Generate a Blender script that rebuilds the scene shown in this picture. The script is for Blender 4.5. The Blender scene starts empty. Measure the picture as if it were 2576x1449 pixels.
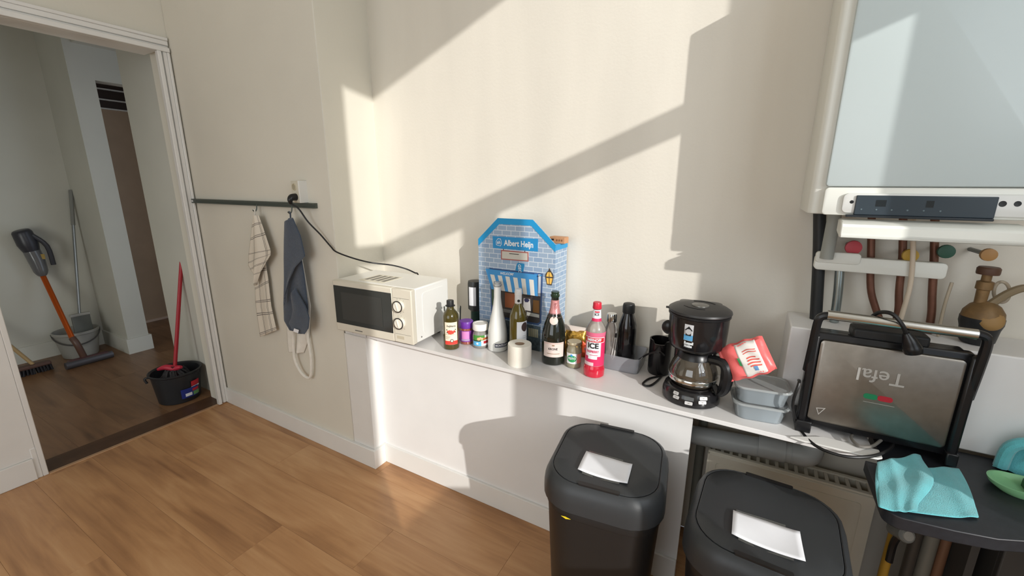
import bpy, bmesh, math, random
from mathutils import Vector, Matrix
PI = math.pi
random.seed(7)
SC = bpy.context.scene
COL = SC.collection

# ------------------------------------------------------------------ camera
H = 1.42                       # eye height (m)
FPX = 1068.49                  # focal length in pixels of the 2576 x 1449 frame
YAW, PIT, ROL = math.radians(-29.324), math.radians(13.705), math.radians(-0.206)
_f = Vector((math.sin(YAW)*math.cos(PIT), math.cos(YAW)*math.cos(PIT), -math.sin(PIT)))
_r0 = Vector((math.cos(YAW), -math.sin(YAW), 0)); _d0 = _f.cross(_r0)
_r = _r0*math.cos(ROL) + _d0*math.sin(ROL); _d = -_r0*math.sin(ROL) + _d0*math.cos(ROL)
cam = bpy.data.cameras.new('camera'); camo = bpy.data.objects.new('camera', cam); COL.objects.link(camo)
cam.sensor_width = 36; cam.lens = 36*FPX/2576; cam.clip_start = 0.01
camo.matrix_world = Matrix(((_r.x, -_d.x, -_f.x, 0), (_r.y, -_d.y, -_f.y, 0), (_r.z, -_d.z, -_f.z, H), (0, 0, 0, 1)))
SC.camera = camo

# ------------------------------------------------------------------ light, sky, exposure
XR = 1.15                      # inner face of the window wall
WIN = dict(y0=-.432, y1=.844, z0=.914, z1=3.025, t0=2.166, t1=2.262, m0=.142, m1=.265)
vs = SC.view_settings
vs.view_transform = 'Standard'; vs.look = 'None'; vs.gamma = 1.0; vs.use_curve_mapping = False
vs.exposure = 0.0
w = bpy.data.worlds.new('sky'); SC.world = w; w.use_nodes = True
w.node_tree.nodes['Background'].inputs[0].default_value = (.72, .84, 1, 1)
w.node_tree.nodes['Background'].inputs[1].default_value = 1.2
def lamp(name, kind, energy, color, loc=(0, 0, 0), direction=(0, 0, -1), **kw):
    l = bpy.data.lights.new(name, kind); l.energy = energy; l.color = color
    for k, v in kw.items(): setattr(l, k, v)
    o = bpy.data.objects.new(name, l); COL.objects.link(o); o.location = loc
    o.rotation_euler = Vector(direction).to_track_quat('-Z', 'Y').to_euler()
    return o
SUN = Vector((-1, .65, -.40))
lamp('sun', 'SUN', 3.05, (1, .975, .93), (3, -2, 4), SUN, angle=math.radians(.55))
lamp('window_daylight', 'AREA', 23, (.96, 1, 1), (XR+.03, .206, 1.97), (-1, 0, 0), shape='RECTANGLE', size=1.9, size_y=1.2)
lamp('rear_fill', 'AREA', 25, (1, .995, .95), (-.9, -2.28, 1.5), (0, 1, 0), shape='RECTANGLE', size=2.2, size_y=2.0)  # added fill lamp behind the camera, lifts the shaded walls
lamp('hall_fill', 'AREA', 17, (.97, 1, .95), (-3.15, -.35, .9), (-1, .45, -.05), shape='RECTANGLE', size=.9, size_y=1.2)  # added lamp standing free in the hall, brightens its walls

# ------------------------------------------------------------------ pixel -> place
def ray(px, py): return _r*((px-1288)/FPX) + _d*((py-724.5)/FPX) + _f
def onZ(px, py, z): d = ray(px, py); return Vector((0, 0, H)) + d*((z-H)/d.z)
def onY(px, py, y): d = ray(px, py); return Vector((0, 0, H)) + d*(y/d.y)
def onX(px, py, x): d = ray(px, py); return Vector((0, 0, H)) + d*(x/d.x)
def zat(x, y, px, py):
    d = ray(px, py); return H + d.z*math.hypot(x, y)/math.hypot(d.x, d.y)
def facing(x, y): return math.atan2(-x, y)

# ------------------------------------------------------------------ materials
MATS = {}
def srgb(r, g, b):
    f = lambda c: (c/255/12.92) if c/255 <= .04045 else ((c/255+.055)/1.055)**2.4
    return (f(r), f(g), f(b), 1)
def mat(name, col, rough=.5, metal=0, stretch=0, trans=0, ior=1.45, noise=0, nscale=30, bump=0, bscale=200, coat=0, sheen=0, alpha=1, spec=.5, emit=0):
    if name in MATS: return MATS[name]
    m = bpy.data.materials.new(name); m.use_nodes = True; MATS[name] = m
    nt = m.node_tree; b = nt.nodes['Principled BSDF']
    c = srgb(*col)
    b.inputs['Base Color'].default_value = c
    b.inputs['Roughness'].default_value = rough; b.inputs['Metallic'].default_value = metal
    b.inputs['IOR'].default_value = ior; b.inputs['Transmission Weight'].default_value = trans
    b.inputs['Coat Weight'].default_value = coat; b.inputs['Sheen Weight'].default_value = sheen
    b.inputs['Specular IOR Level'].default_value = spec
    b.inputs['Alpha'].default_value = alpha
    if noise or bump:
        tc = nt.nodes.new('ShaderNodeTexCoord')
        n = nt.nodes.new('ShaderNodeTexNoise'); n.inputs['Scale'].default_value = nscale; n.inputs['Detail'].default_value = 4
        if stretch:
            mp = nt.nodes.new('ShaderNodeMapping'); mp.inputs['Scale'].default_value = (1, 1, stretch)
            nt.links.new(tc.outputs['Object'], mp.inputs[0]); nt.links.new(mp.outputs[0], n.inputs['Vector'])
        else: nt.links.new(tc.outputs['Object'], n.inputs['Vector'])
        if noise:
            mr = nt.nodes.new('ShaderNodeMapRange'); mr.inputs[1].default_value = .3; mr.inputs[2].default_value = .7
            mr.inputs[3].default_value = 1-noise; mr.inputs[4].default_value = 1+noise*.4
            nt.links.new(n.outputs['Fac'], mr.inputs[0])
            mx = nt.nodes.new('ShaderNodeVectorMath'); mx.operation = 'SCALE'; mx.inputs[0].default_value = c[:3]
            nt.links.new(mr.outputs[0], mx.inputs['Scale']); nt.links.new(mx.outputs[0], b.inputs['Base Color'])
        if bump:
            n2 = nt.nodes.new('ShaderNodeTexNoise'); n2.inputs['Scale'].default_value = bscale; n2.inputs['Detail'].default_value = 3
            nt.links.new(tc.outputs['Object'], n2.inputs['Vector'])
            bp = nt.nodes.new('ShaderNodeBump'); bp.inputs['Strength'].default_value = bump; bp.inputs['Distance'].default_value = .004
            nt.links.new(n2.outputs['Fac'], bp.inputs['Height']); nt.links.new(bp.outputs[0], b.inputs['Normal'])
    return m
def thin(name, col, opacity, rough=.1, gloss=.12):
    """thin clear plastic or glass: transparent mixed with a tinted gloss"""
    if name in MATS: return MATS[name]
    m = bpy.data.materials.new(name); m.use_nodes = True; MATS[name] = m
    nt = m.node_tree; nt.nodes.clear()
    out = nt.nodes.new('ShaderNodeOutputMaterial'); tr = nt.nodes.new('ShaderNodeBsdfTransparent')
    tr.inputs[0].default_value = [1-(1-c)*.45 for c in srgb(*col)[:3]]+[1]
    p = nt.nodes.new('ShaderNodeBsdfPrincipled'); p.inputs['Base Color'].default_value = srgb(*col)
    p.inputs['Roughness'].default_value = rough
    gl = nt.nodes.new('ShaderNodeBsdfGlossy'); gl.inputs['Roughness'].default_value = rough*.5
    fr = nt.nodes.new('ShaderNodeLayerWeight'); fr.inputs[0].default_value = gloss
    mx = nt.nodes.new('ShaderNodeMixShader'); mx.inputs[0].default_value = opacity
    mx2 = nt.nodes.new('ShaderNodeMixShader')
    nt.links.new(tr.outputs[0], mx.inputs[1]); nt.links.new(p.outputs[0], mx.inputs[2])
    nt.links.new(fr.outputs['Fresnel'], mx2.inputs[0]); nt.links.new(mx.outputs[0], mx2.inputs[1]); nt.links.new(gl.outputs[0], mx2.inputs[2])
    nt.links.new(mx2.outputs[0], out.inputs[0])
    return m

M_wall = mat('wall_paint', (226, 220, 208), .75, stretch=.18, noise=.07, nscale=4.5, bump=.12, bscale=90)
M_wall2 = mat('wall_paint_side', (221, 216, 203), .75, noise=.04, nscale=2.5, bump=.1, bscale=90)
M_white = mat('white_gloss_paint', (232, 230, 226), .38, noise=.03, nscale=6)
M_hallwall = mat('hall_paint', (196, 194, 184), .8, noise=.06, nscale=2)
M_ceil = mat('ceiling_paint', (232, 229, 220), .85, noise=.03, nscale=2)
M_panel = mat('white_board', (234, 232, 230), .5, noise=.03, nscale=5)
M_ledge = mat('ledge_laminate', (222, 219, 217), .22, noise=.03, nscale=8)
M_black = mat('black_plastic', (22, 22, 24), .3)
M_blackmatte = mat('black_matte_plastic', (30, 31, 32), .5, bump=.05, bscale=400)
M_cord = mat('cord_rubber', (24, 23, 24), .45)
M_chrome = mat('chrome', (210, 212, 212), .12, metal=1)
M_steel = mat('brushed_steel', (150, 147, 142), .34, metal=1, noise=.06, nscale=60)
M_paper = mat('white_paper', (236, 236, 240), .7, noise=.03, nscale=20)
M_copper = mat('copper_pipe', (116, 78, 62), .45, metal=.45, noise=.25, nscale=25)
M_greymetal = mat('galvanised_metal', (112, 116, 112), .4, metal=.6, noise=.1, nscale=20)

def wood_mat(name, base, dark, light, gscale=1.0):
    m = bpy.data.materials.new(name); m.use_nodes = True; MATS[name] = m
    nt = m.node_tree; b = nt.nodes['Principled BSDF']
    tc = nt.nodes.new('ShaderNodeTexCoord'); oi = nt.nodes.new('ShaderNodeObjectInfo')
    off = nt.nodes.new('ShaderNodeVectorMath'); off.operation = 'SCALE'; off.inputs[0].default_value = (37, 91, 13)
    nt.links.new(oi.outputs['Random'], off.inputs['Scale'])
    add = nt.nodes.new('ShaderNodeVectorMath'); nt.links.new(tc.outputs['Object'], add.inputs[0]); nt.links.new(off.outputs[0], add.inputs[1])
    def noise(scale, sx, sy, detail, dist):
        mp = nt.nodes.new('ShaderNodeMapping'); mp.inputs['Scale'].default_value = (sx, sy, 1)
        nt.links.new(add.outputs[0], mp.inputs[0])
        n = nt.nodes.new('ShaderNodeTexNoise'); n.inputs['Scale'].default_value = scale; n.inputs['Detail'].default_value = detail
        n.inputs['Distortion'].default_value = dist; nt.links.new(mp.outputs[0], n.inputs['Vector']); return n
    n1 = noise(1.6*gscale, 1.1, 6, 5, .8); n2 = noise(2.2*gscale, 1.0, 22, 6, .3)
    cr = nt.nodes.new('ShaderNodeValToRGB'); e = cr.color_ramp.elements
    e[0].position = .28; e[0].color = srgb(*dark); e[1].position = .72; e[1].color = srgb(*light)
    k = e.new(.5); k.color = srgb(*base)
    mx = nt.nodes.new('ShaderNodeMath'); mx.operation = 'MULTIPLY_ADD'; mx.inputs[1].default_value = .68; 
    nt.links.new(n1.outputs['Fac'], mx.inputs[0])
    m3 = nt.nodes.new('ShaderNodeMath'); m3.operation = 'MULTIPLY'; m3.inputs[1].default_value = .32; nt.links.new(n2.outputs['Fac'], m3.inputs[0])
    nt.links.new(m3.outputs[0], mx.inputs[2])
    m4 = nt.nodes.new('ShaderNodeMath'); m4.operation = 'MULTIPLY_ADD'; m4.inputs[1].default_value = .10; m4.inputs[2].default_value = -.05
    nt.links.new(oi.outputs['Random'], m4.inputs[0])
    m5 = nt.nodes.new('ShaderNodeMath'); m5.operation = 'ADD'; nt.links.new(mx.outputs[0], m5.inputs[0]); nt.links.new(m4.outputs[0], m5.inputs[1])
    nt.links.new(m5.outputs[0], cr.inputs[0]); nt.links.new(cr.outputs[0], b.inputs['Base Color'])
    b.inputs['Roughness'].default_value = .36
    return m
M_floor = wood_mat('oak_laminate', (184, 137, 93), (143, 100, 65), (205, 161, 116))
M_floorgap = mat('floor_underlay', (150, 112, 78), .7)

# ------------------------------------------------------------------ mesh builder
class MB:
    def __init__(s): s.v = []; s.f = []; s.uv = None
    def add(s, vs, fs):
        o = len(s.v); s.v += [tuple(v) for v in vs]; s.f += [tuple(i+o for i in f) for f in fs]; return s
    def box(s, x0, x1, y0, y1, z0, z1):
        return s.add([(x0,y0,z0),(x1,y0,z0),(x1,y1,z0),(x0,y1,z0),(x0,y0,z1),(x1,y0,z1),(x1,y1,z1),(x0,y1,z1)],
                     [(3,2,1,0),(4,5,6,7),(0,1,5,4),(1,2,6,5),(2,3,7,6),(3,0,4,7)])
    def loft(s, loops, cap0=True, cap1=True, closed=False):
        n = len(loops[0]); o = len(s.v)
        for l in loops: s.v += [tuple(p) for p in l]
        k = len(loops)
        for i in range(k if closed else k-1):
            a = o+i*n; b = o+((i+1) % k)*n
            for j in range(n): s.f.append((a+j, a+(j+1) % n, b+(j+1) % n, b+j))
        if not closed:
            if cap0: s.f.append(tuple(o+j for j in reversed(range(n))))
            if cap1: s.f.append(tuple(o+(k-1)*n+j for j in range(n)))
        return s
    def prism(s, poly, z0, z1): return s.loft([[(x, y, z0) for x, y in poly], [(x, y, z1) for x, y in poly]])
    def lathe(s, prof, n=28, c=(0, 0, 0), cap0=True, cap1=True):
        loops = []
        for r, z in prof:
            r = max(r, .0002)
            loops.append([(c[0]+r*math.cos(2*PI*j/n), c[1]+r*math.sin(2*PI*j/n), c[2]+z) for j in range(n)])
        return s.loft(loops, cap0, cap1)
    def tube(s, pts, r, n=8, smooth=4, radii=None):
        P = [Vector(p) for p in pts]
        if smooth and len(P) > 2:
            Q = []; R = []
            for i in range(len(P)-1):
                p0 = P[max(i-1, 0)]; p1 = P[i]; p2 = P[i+1]; p3 = P[min(i+2, len(P)-1)]
                for k in range(smooth):
                    t = k/smooth
                    Q.append(.5*((2*p1)+(p2-p0)*t+(2*p0-5*p1+4*p2-p3)*t*t+(3*p1-p0-3*p2+p3)*t**3))
                    if radii: R.append(radii[i]*(1-t)+radii[i+1]*t)
            Q.append(P[-1]); P = Q
            if radii: R.append(radii[-1]); radii = R
        loops = []; up = None
        for i, p in enumerate(P):
            t = (P[min(i+1, len(P)-1)]-P[max(i-1, 0)]).normalized()
            if up is None: up = t.orthogonal().normalized()
            up = (up - t*up.dot(t)).normalized(); sd = t.cross(up)
            rr = radii[i] if radii else r
            loops.append([p+(up*math.cos(2*PI*j/n)+sd*math.sin(2*PI*j/n))*rr for j in range(n)])
        return s.loft(loops)
    def rbox(s, w, d, z0, z1, r, n=5, c=(0, 0), taper=1.0, edge=0):
        def lp(k, z, inset=0):
            return [(c[0]+x, c[1]+y, z) for x, y in rrect(w*k-2*inset, d*k-2*inset, max(r*k-inset, .0005), n)]
        L = []
        if edge: L += [lp(taper, z0, edge), lp(taper, z0+edge*.3, edge*.3), lp(taper, z0+edge)]
        else: L += [lp(taper, z0)]
        if edge: L += [lp(1, z1-edge), lp(1, z1-edge*.3, edge*.3), lp(1, z1, edge)]
        else: L += [lp(1, z1)]
        return s.loft(L)
    def sphere(s, c, rx, ry=None, rz=None, n=16, m=9):
        ry = ry or rx; rz = rz or rx; loops = []
        for i in range(m+1):
            t = PI*i/m; k = max(math.sin(t), .01)
            loops.append([(c[0]+rx*k*math.cos(2*PI*j/n), c[1]+ry*k*math.sin(2*PI*j/n), c[2]-rz*math.cos(t)) for j in range(n)])
        return s.loft(loops)
    def patch(s, r, a0, a1, z0, z1, n=14, th=.0006, r1=None):
        """label on a cylinder; angle 0 faces local -y"""
        r1 = r if r1 is None else r1
        vs = []
        for k in range(n+1):
            a = a0+(a1-a0)*k/n
            for (rr, z) in ((r, z0), (r1, z1), (r1+th, z1), (r+th, z0)): vs.append((rr*math.sin(a), -rr*math.cos(a), z))
        fs = []
        for k in range(n):
            a, b = 4*k, 4*(k+1)
            for i in range(4): fs.append((a+i, b+i, b+(i+1) % 4, a+(i+1) % 4))
        fs += [(0, 1, 2, 3), (4*n+3, 4*n+2, 4*n+1, 4*n)]
        return s.add(vs, fs)
    def grid(s, fn, nu, nv, uv=True):
        o = len(s.v)
        for i in range(nu+1):
            for j in range(nv+1): s.v.append(tuple(fn(i/nu, j/nv)))
        if s.uv is None: s.uv = {}
        for i in range(nu):
            for j in range(nv):
                a = o+i*(nv+1)+j; s.f.append((a, a+1, a+nv+2, a+nv+1))
        for i in range(nu+1):
            for j in range(nv+1): s.uv[o+i*(nv+1)+j] = (j/nv, i/nu)
        return s
    def xf(s, M):
        s.v = [tuple(M @ Vector(v)) for v in s.v]; return s
def rrect(w, d, r, n=5):
    r = min(r, w/2-1e-4, d/2-1e-4); out = []
    for cx, cy, a0 in ((w/2-r, d/2-r, 0), (-w/2+r, d/2-r, PI/2), (-w/2+r, -d/2+r, PI), (w/2-r, -d/2+r, 1.5*PI)):
        for k in range(n+1):
            a = a0+PI/2*k/n; out.append((cx+r*math.cos(a), cy+r*math.sin(a)))
    return out
ROOT = {}
def obj(name, mb, m, parent=None, world=False, bevel=0, solid=0, smooth=True, sub=0, sharp=35, soff=-1):
    vs = mb.v
    if world and parent is not None:
        l = ROOT[parent.name]; vs = [(a-l[0], b-l[1], c-l[2]) for a, b, c in vs]
    me = bpy.data.meshes.new(name); me.from_pydata(vs, [], mb.f); me.update()
    if mb.uv:
        ul = me.uv_layers.new(name='uv')
        for lp in me.loops: ul.data[lp.index].uv = mb.uv.get(lp.vertex_index, (0, 0))
    bm = bmesh.new(); bm.from_mesh(me); bmesh.ops.recalc_face_normals(bm, faces=bm.faces); bm.to_mesh(me); bm.free()
    if smooth:
        me.polygons.foreach_set('use_smooth', [True]*len(me.polygons))
        me.set_sharp_from_angle(angle=math.radians(sharp))
    me.materials.append(m)
    o = bpy.data.objects.new(name, me); COL.objects.link(o)
    if parent is not None: o.parent = parent; ROOT[o.name] = ROOT[parent.name]
    else: ROOT[o.name] = (0, 0, 0)
    if solid:
        s = o.modifiers.new('solid', 'SOLIDIFY'); s.thickness = solid; s.offset = soff
    if bevel:
        b = o.modifiers.new('bevel', 'BEVEL'); b.width = bevel; b.segments = 2; b.limit_method = 'ANGLE'; b.angle_limit = math.radians(40)
    if sub:
        s = o.modifiers.new('sub', 'SUBSURF'); s.levels = sub; s.render_levels = sub
    return o
def thing(name, label, cat, loc=(0, 0, 0), rotz=0, group=None):
    o = bpy.data.objects.new(name, None); COL.objects.link(o); o.empty_display_size = .05
    o.location = loc; o.rotation_euler = (0, 0, rotz); ROOT[o.name] = tuple(loc)
    return tag(o, label, cat, group)
def tag(o, label, cat, group=None):
    o['label'] = label; o['category'] = cat
    if group: o['group'] = group
    return o
def struct(name, mb, m, bevel=0, parent=None, **kw):
    o = obj(name, mb, m, parent, bevel=bevel, **kw)
    if parent is None: o['kind'] = 'structure'
    return o
_fc = {}
def text_mesh(s, size, bold=0):
    """flat lettering, centred, in the x/y plane"""
    cu = bpy.data.curves.new('lettering', 'FONT'); cu.body = s; cu.size = size; cu.align_x = 'CENTER'; cu.align_y = 'CENTER'
    cu.resolution_u = 3; cu.offset = bold
    o = bpy.data.objects.new('lettering_source', cu); COL.objects.link(o)
    dg = bpy.context.evaluated_depsgraph_get(); me = o.evaluated_get(dg).to_mesh()
    vs = [tuple(v.co) for v in me.vertices]; fs = [tuple(p.vertices) for p in me.polygons]
    o.evaluated_get(dg).to_mesh_clear(); bpy.data.objects.remove(o); bpy.data.curves.remove(cu)
    return vs, fs
def text_cyl(s, size, r, z, a=0, bold=0, width=None, vertical=False):
    vs, fs = text_mesh(s, size, bold); mb = MB()
    if vertical: vs = [(-y, x, 0) for x, y, _ in vs]
    k = 1
    if width:
        ext = max(v[0] for v in vs)-min(v[0] for v in vs); k = width/ext
    rr = r+.0012
    return mb.add([(rr*math.sin(a+x*k/r), -rr*math.cos(a+x*k/r), z+y) for x, y, _ in vs], fs)
def disc_cyl(r, a, z, rx, rz, n=24, th=.0006):
    ring = [(rx*math.cos(2*PI*j/n), rz*math.sin(2*PI*j/n)) for j in range(n)]
    f = lambda x, y, rr: (rr*math.sin(a+x/r), -rr*math.cos(a+x/r), z+y)
    mb = MB()
    vs = [f(x*k, y*k, r+th) for k in (1, .66, .33) for x, y in ring] + [f(0, 0, r+th)]
    fs = [(i*n+j, i*n+(j+1) % n, (i+1)*n+(j+1) % n, (i+1)*n+j) for i in range(2) for j in range(n)] + [(2*n+j, 2*n+(j+1) % n, 3*n) for j in range(n)]
    return mb.add(vs, fs)
def text_flat(s, size, M, bold=0, width=None):
    vs, fs = text_mesh(s, size, bold); k = 1
    if width: k = width/(max(v[0] for v in vs)-min(v[0] for v in vs))
    return MB().add([tuple(M @ Vector((x*k, y, 0))) for x, y, _ in vs], fs)
def poly_px(pts, y, th=.001, off=0):
    """a flat piece on the plane y, its outline read off the photograph"""
    P = [onY(a, b, y) for a, b in pts]
    return MB().loft([[(p.x, y-off, p.z) for p in P], [(p.x, y-off-th, p.z) for p in P]])

# ================================================================== SETTING
YW, YT, YP = 1.69, 1.325, 1.395      # niche wall, hook wall, boxing panel
ZL = .718; YL = 1.335                # ledge top, ledge front
XD = -2.936                          # door wall
XN = -1.697                          # left edge of the niche
CEIL = 3.12
# --- floor with planks
sub = MB().box(-2.945, XR, -2.3, YW, -.03, -.0012)
floor = struct('floor', sub, M_floorgap)
PW, PL = .2155, 1.34
pm = {}
def plank(x0, x1, y0, y1, parent, m):
    g = .0003
    key = (round(x1-x0, 4), round(y1-y0, 4), m.name)
    if key not in pm:
        L, W = x1-x0-2*g, y1-y0-2*g
        me = bpy.data.meshes.new('plank')
        b = .0004
        v = [(-L/2,-W/2,-.008),(L/2,-W/2,-.008),(L/2,W/2,-.008),(-L/2,W/2,-.008),(-L/2,-W/2,-b),(L/2,-W/2,-b),(L/2,W/2,-b),(-L/2,W/2,-b),
             (-L/2+b,-W/2+b,0),(L/2-b,-W/2+b,0),(L/2-b,W/2-b,0),(-L/2+b,W/2-b,0)]
        f = [(0,1,5,4),(1,2,6,5),(2,3,7,6),(3,0,4,7),(4,5,9,8),(5,6,10,9),(6,7,11,10),(7,4,8,11),(8,9,10,11)]
        me.from_pydata(v, [], f); me.update(); me.materials.append(m); pm[key] = me
    o = bpy.data.objects.new('plank', pm[key]); COL.objects.link(o); o.parent = parent
    o.location = ((x0+x1)/2, (y0+y1)/2, 0); ROOT[o.name] = (0, 0, 0)
def lay(x0, x1, y0, y1, shifts, parent, m):
    k = math.floor((y0-1.065)/PW); y = 1.065+k*PW; row = k
    while y < y1-1e-4:
        a, b = max(y, y0), min(y+PW, y1)
        s = shifts.get(row, (row*.517) % PL)
        x = s + PL*math.floor((x0-s)/PL)
        while x < x1-1e-4:
            p, q = max(x, x0), min(x+PL, x1)
            if q-p > .02 and b-a > .01: plank(p, q, a, b, parent, m)
            x += PL
        y += PW; row += 1
lay(-2.938, XR, -2.3, YW, {0: -2.015, -1: -1.168, -2: -1.600, -3: -2.9, 1: -1.5}, floor, M_floor)

# --- walls
def fp(poly, z0, z1): return MB().prism(poly, z0, z1)
struct('wall_back', MB().box(-2.2, XR, YW, YW+.12, 0, CEIL), M_wall)
XNb = XN*YW/1.62
struct('wall_chimney', fp([(XD, YT+.006), (XN, YT), (XNb, YW), (XNb, YW+.1), (XD, YW+.1)], 0, CEIL), M_wall2, bevel=.004)
# door wall with its opening
DY0, DY1, DZ = .476, 1.262, 2.117
struct('wall_left', MB().box(XD-.15, XD, -2.3, DY0-.012, 0, CEIL).box(XD-.15, XD, DY0-.012, YT+.02, DZ+.012, CEIL).box(XD-.15, XD-.001, 1.30, YT+.03, 0, DZ+.02), M_wall2, smooth=False)
# right wall around the window
W = WIN; T = .05
mb = MB()
mb.box(XR, XR+T, -2.3, W['y0'], 0, CEIL); mb.box(XR, XR+T, W['y1'], YW+.12, 0, CEIL)
mb.box(XR, XR+T, W['y0'], W['y1'], 0, W['z0']); mb.box(XR, XR+T, W['y0'], W['y1'], W['z1'], CEIL)
struct('wall_right', mb, M_wall, smooth=False)
win = struct('window_1', MB().box(XR, XR+.02, W['y0'], W['y1'], W['t0'], W['t1']), M_white)
obj('mullion', MB().box(XR, XR+.02, W['m0'], W['m1'], W['z0'], W['t0']), M_white, win)
obj('window_sill', MB().box(XR-.03, XR+.02, W['y0']-.05, W['y1']+.05, W['z0']-.04, W['z0']-.012), M_white, win)
# wall behind the camera with an opening added to let in fill light
mb = MB().box(-2.95, -2.0, -2.4, -2.3, 0, CEIL).box(.2, XR+T, -2.4, -2.3, 0, CEIL).box(-2.0, .2, -2.4, -2.3, 2.5, CEIL).box(-2.0, .2, -2.4, -2.3, 0, .5)
struct('wall_front', mb, M_wall2, smooth=False)
struct('added_fill_window', MB().box(-2.0, -1.94, -2.38, -2.32, .5, 2.5).box(.14, .2, -2.38, -2.32, .5, 2.5).box(-.93, -.87, -2.38, -2.32, .5, 2.5).box(-2.0, .2, -2.38, -2.32, .5, .56).box(-2.0, .2, -2.38, -2.32, 2.44, 2.5), M_white, smooth=False)  # unseen frame around the added rear fill opening
struct('ceiling', MB().box(-2.95, XR+T, -2.4, YW+.12, CEIL, CEIL+.1), M_ceil)

# --- lower filler board, boxing panel, plinths
XF = -1.548
struct('trim_1', fp([(XN+.001, YT+.001), (XF, YT+.001), (XF, YP+.03), (XN+.05, YP+.03)], 0, ZL-.015), M_white, bevel=.0015)
XPe = onY(1742, 1060, YP).x
struct('wall_panel', MB().box(XF, XPe, YP, YP+.018, 0, ZL-.0155), M_panel)
BH = .102; BT = .016
struct('baseboard_chimney', fp([(XD, YT+.006-BT), (XF+BT, YT-BT), (XF+BT, YP), (XF, YP), (XF, YT), (XD, YT+.006)], 0, BH), M_white, bevel=.002)
struct('baseboard_panel', MB().box(XF+BT, XPe, YP-BT+.004, YP, 0, BH), M_white, bevel=.002)
struct('baseboard_left', MB().box(XD, XD+BT, -2.3, .437, 0, BH+.01), M_white, bevel=.003)

# --- door casing: moulded architrave
def casing(name, y0, y1, z0, z1, vertical=True):
    mb = MB()
    if vertical:
        w = y1-y0
        for a, b, t in ((0, .32, .030), (.32, .46, .014), (.46, .78, .022), (.78, 1, .026)):
            mb.box(XD, XD+t, y0+w*a, y0+w*b, z0, z1)
    else:
        h = z1-z0
        for a, b, t in ((0, .32, .030), (.32, .46, .014), (.46, .78, .022), (.78, 1, .026)):
            mb.box(XD, XD+t, y0, y1, z0+h*a, z0+h*b)
    return struct(name, mb, M_white, bevel=.003)
casing('trim_2', DY1, YT-.002, .006, DZ)
casing('trim_3', DY0-.09, YT-.002, DZ, DZ+.075, False)
struct('trim_4', MB().box(XD, XD+.006, DY0-.20, DY0-.02, BH+.01, DZ).box(XD, XD+.010, DY0-.02, DY0, .0, DZ).box(XD, XD+.009, DY0-.04, DY0-.02, 0, BH+.06), M_white, bevel=.003)
struct('trim_5', MB().box(XD-.15, XD, DY0-.012, DY0, 0, DZ).box(XD-.15, XD, DY0-.012, DY1+.012, DZ, DZ+.012), M_white, bevel=.002)
M_thr = mat('dark_threshold', (82, 56, 38), .45, noise=.2, nscale=20)
struct('trim_6', MB().box(XD-.16, XD-.008, DY0-.005, 1.312, -.03, .002), M_thr)
struct('trim_7', MB().box(XD-.008, XD+.014, DY0, YT-BT, -.002, .004), mat('threshold_strip', (196, 158, 122), .4, metal=.3), bevel=.0015)

# --- hall behind the doorway
M_hfloor = wood_mat('hall_laminate', (126, 92, 64), (94, 66, 44), (142, 108, 78))
hf = struct('floor_hall', MB().box(-5.6, XD-.15, -1.3, 2.3, -.03, -.0012), M_floorgap)
lay(-5.6, XD-.16, -1.3, 2.3, {}, hf, M_hfloor)
XH = -5.015
struct('wall_hall_back', MB().box(XH-.1, XH, -1.3, 1.42, 0, 2.62), M_hallwall)
pl, pr = onZ(326, 892, 0), onZ(390, 876, 0)
XPi, YPa, YPb = pl.x, pl.y, pr.y
struct('wall_hall_end', MB().box(XH-.05, XPi-.015, YPa+.015, YPb-.015, 0, 2.62), M_hallwall)
struct('wall_hall_lintel', MB().box(XPi-.14, XPi-.015, YPb-.015, 2.3, onX(290, 209, XPi).z, 2.62).box(XPi-.015, XD-.15, 1.42, 2.3, 2.42, 2.62), M_hallwall, smooth=False)
struct('wall_hall_right', MB().box(-3.62, XD-.15, 1.345, 1.5, 0, 2.62), M_hallwall)
struct('wall_hall_far', MB().box(-5.52, -5.42, YPb-.2, 2.3, 0, onX(300, 272, -5.42).z), mat('stair_panel_brown', (178, 152, 126), .6, noise=.1, nscale=4))
struct('wall_hall_side', MB().box(-5.6, -3.4, 2.3, 2.4, 0, 2.62).box(-5.62, -5.55, 1.3, 2.4, 0, 2.62), mat('hall_side_brown', (160, 136, 112), .7))
struct('wall_hall_front', MB().box(-5.1, XD-.15, -1.4, -1.3, 0, 2.62), M_hallwall)
struct('ceiling_hall', MB().box(-5.6, XD-.15, -1.4, 2.4, 2.62, 2.7), M_hallwall)
hb = MB().box(XH, XH+.015, -1.3, YPa, 0, .13).box(XH+.015, XPi, YPa, YPa+.015, 0, .13).box(XPi-.015, XPi, YPa+.015, YPb-.015, 0, .13).box(XH+.015, XPi, YPb-.015, YPb, 0, .13)
struct('baseboard_hall', hb, mat('hall_baseboard', (206, 205, 196), .6), smooth=False)
struct('baseboard_hall_far', MB().box(-5.42, -5.40, YPb, 2.3, 0, .02), mat('pale_strip', (214, 190, 172), .5))
st = thing('staircase', 'dark brown stair boards with pale nosings seen high up through the hall opening', 'stairs', (-5.45, 1.9, 2.0))
M_tread = mat('dark_stair_wood', (58, 42, 34), .5, noise=.15, nscale=12)
zs = [onX(260, 274, -5.40).z, onX(255, 251, -5.40).z, onX(250, 224, -5.40).z, onX(300, 203, -5.40).z+.12]
for i in range(3):
    t_ = obj('riser', MB().box(-5.44, -5.415, 1.56, 2.28, zs[i]+.012, zs[i+1]-.001), M_tread, st, world=True)
    obj('nosing', MB().box(-5.44, -5.395, 1.56, 2.28, zs[i], zs[i]+.011), mat('nosing_white', (222, 218, 210), .5), t_, world=True)

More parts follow.
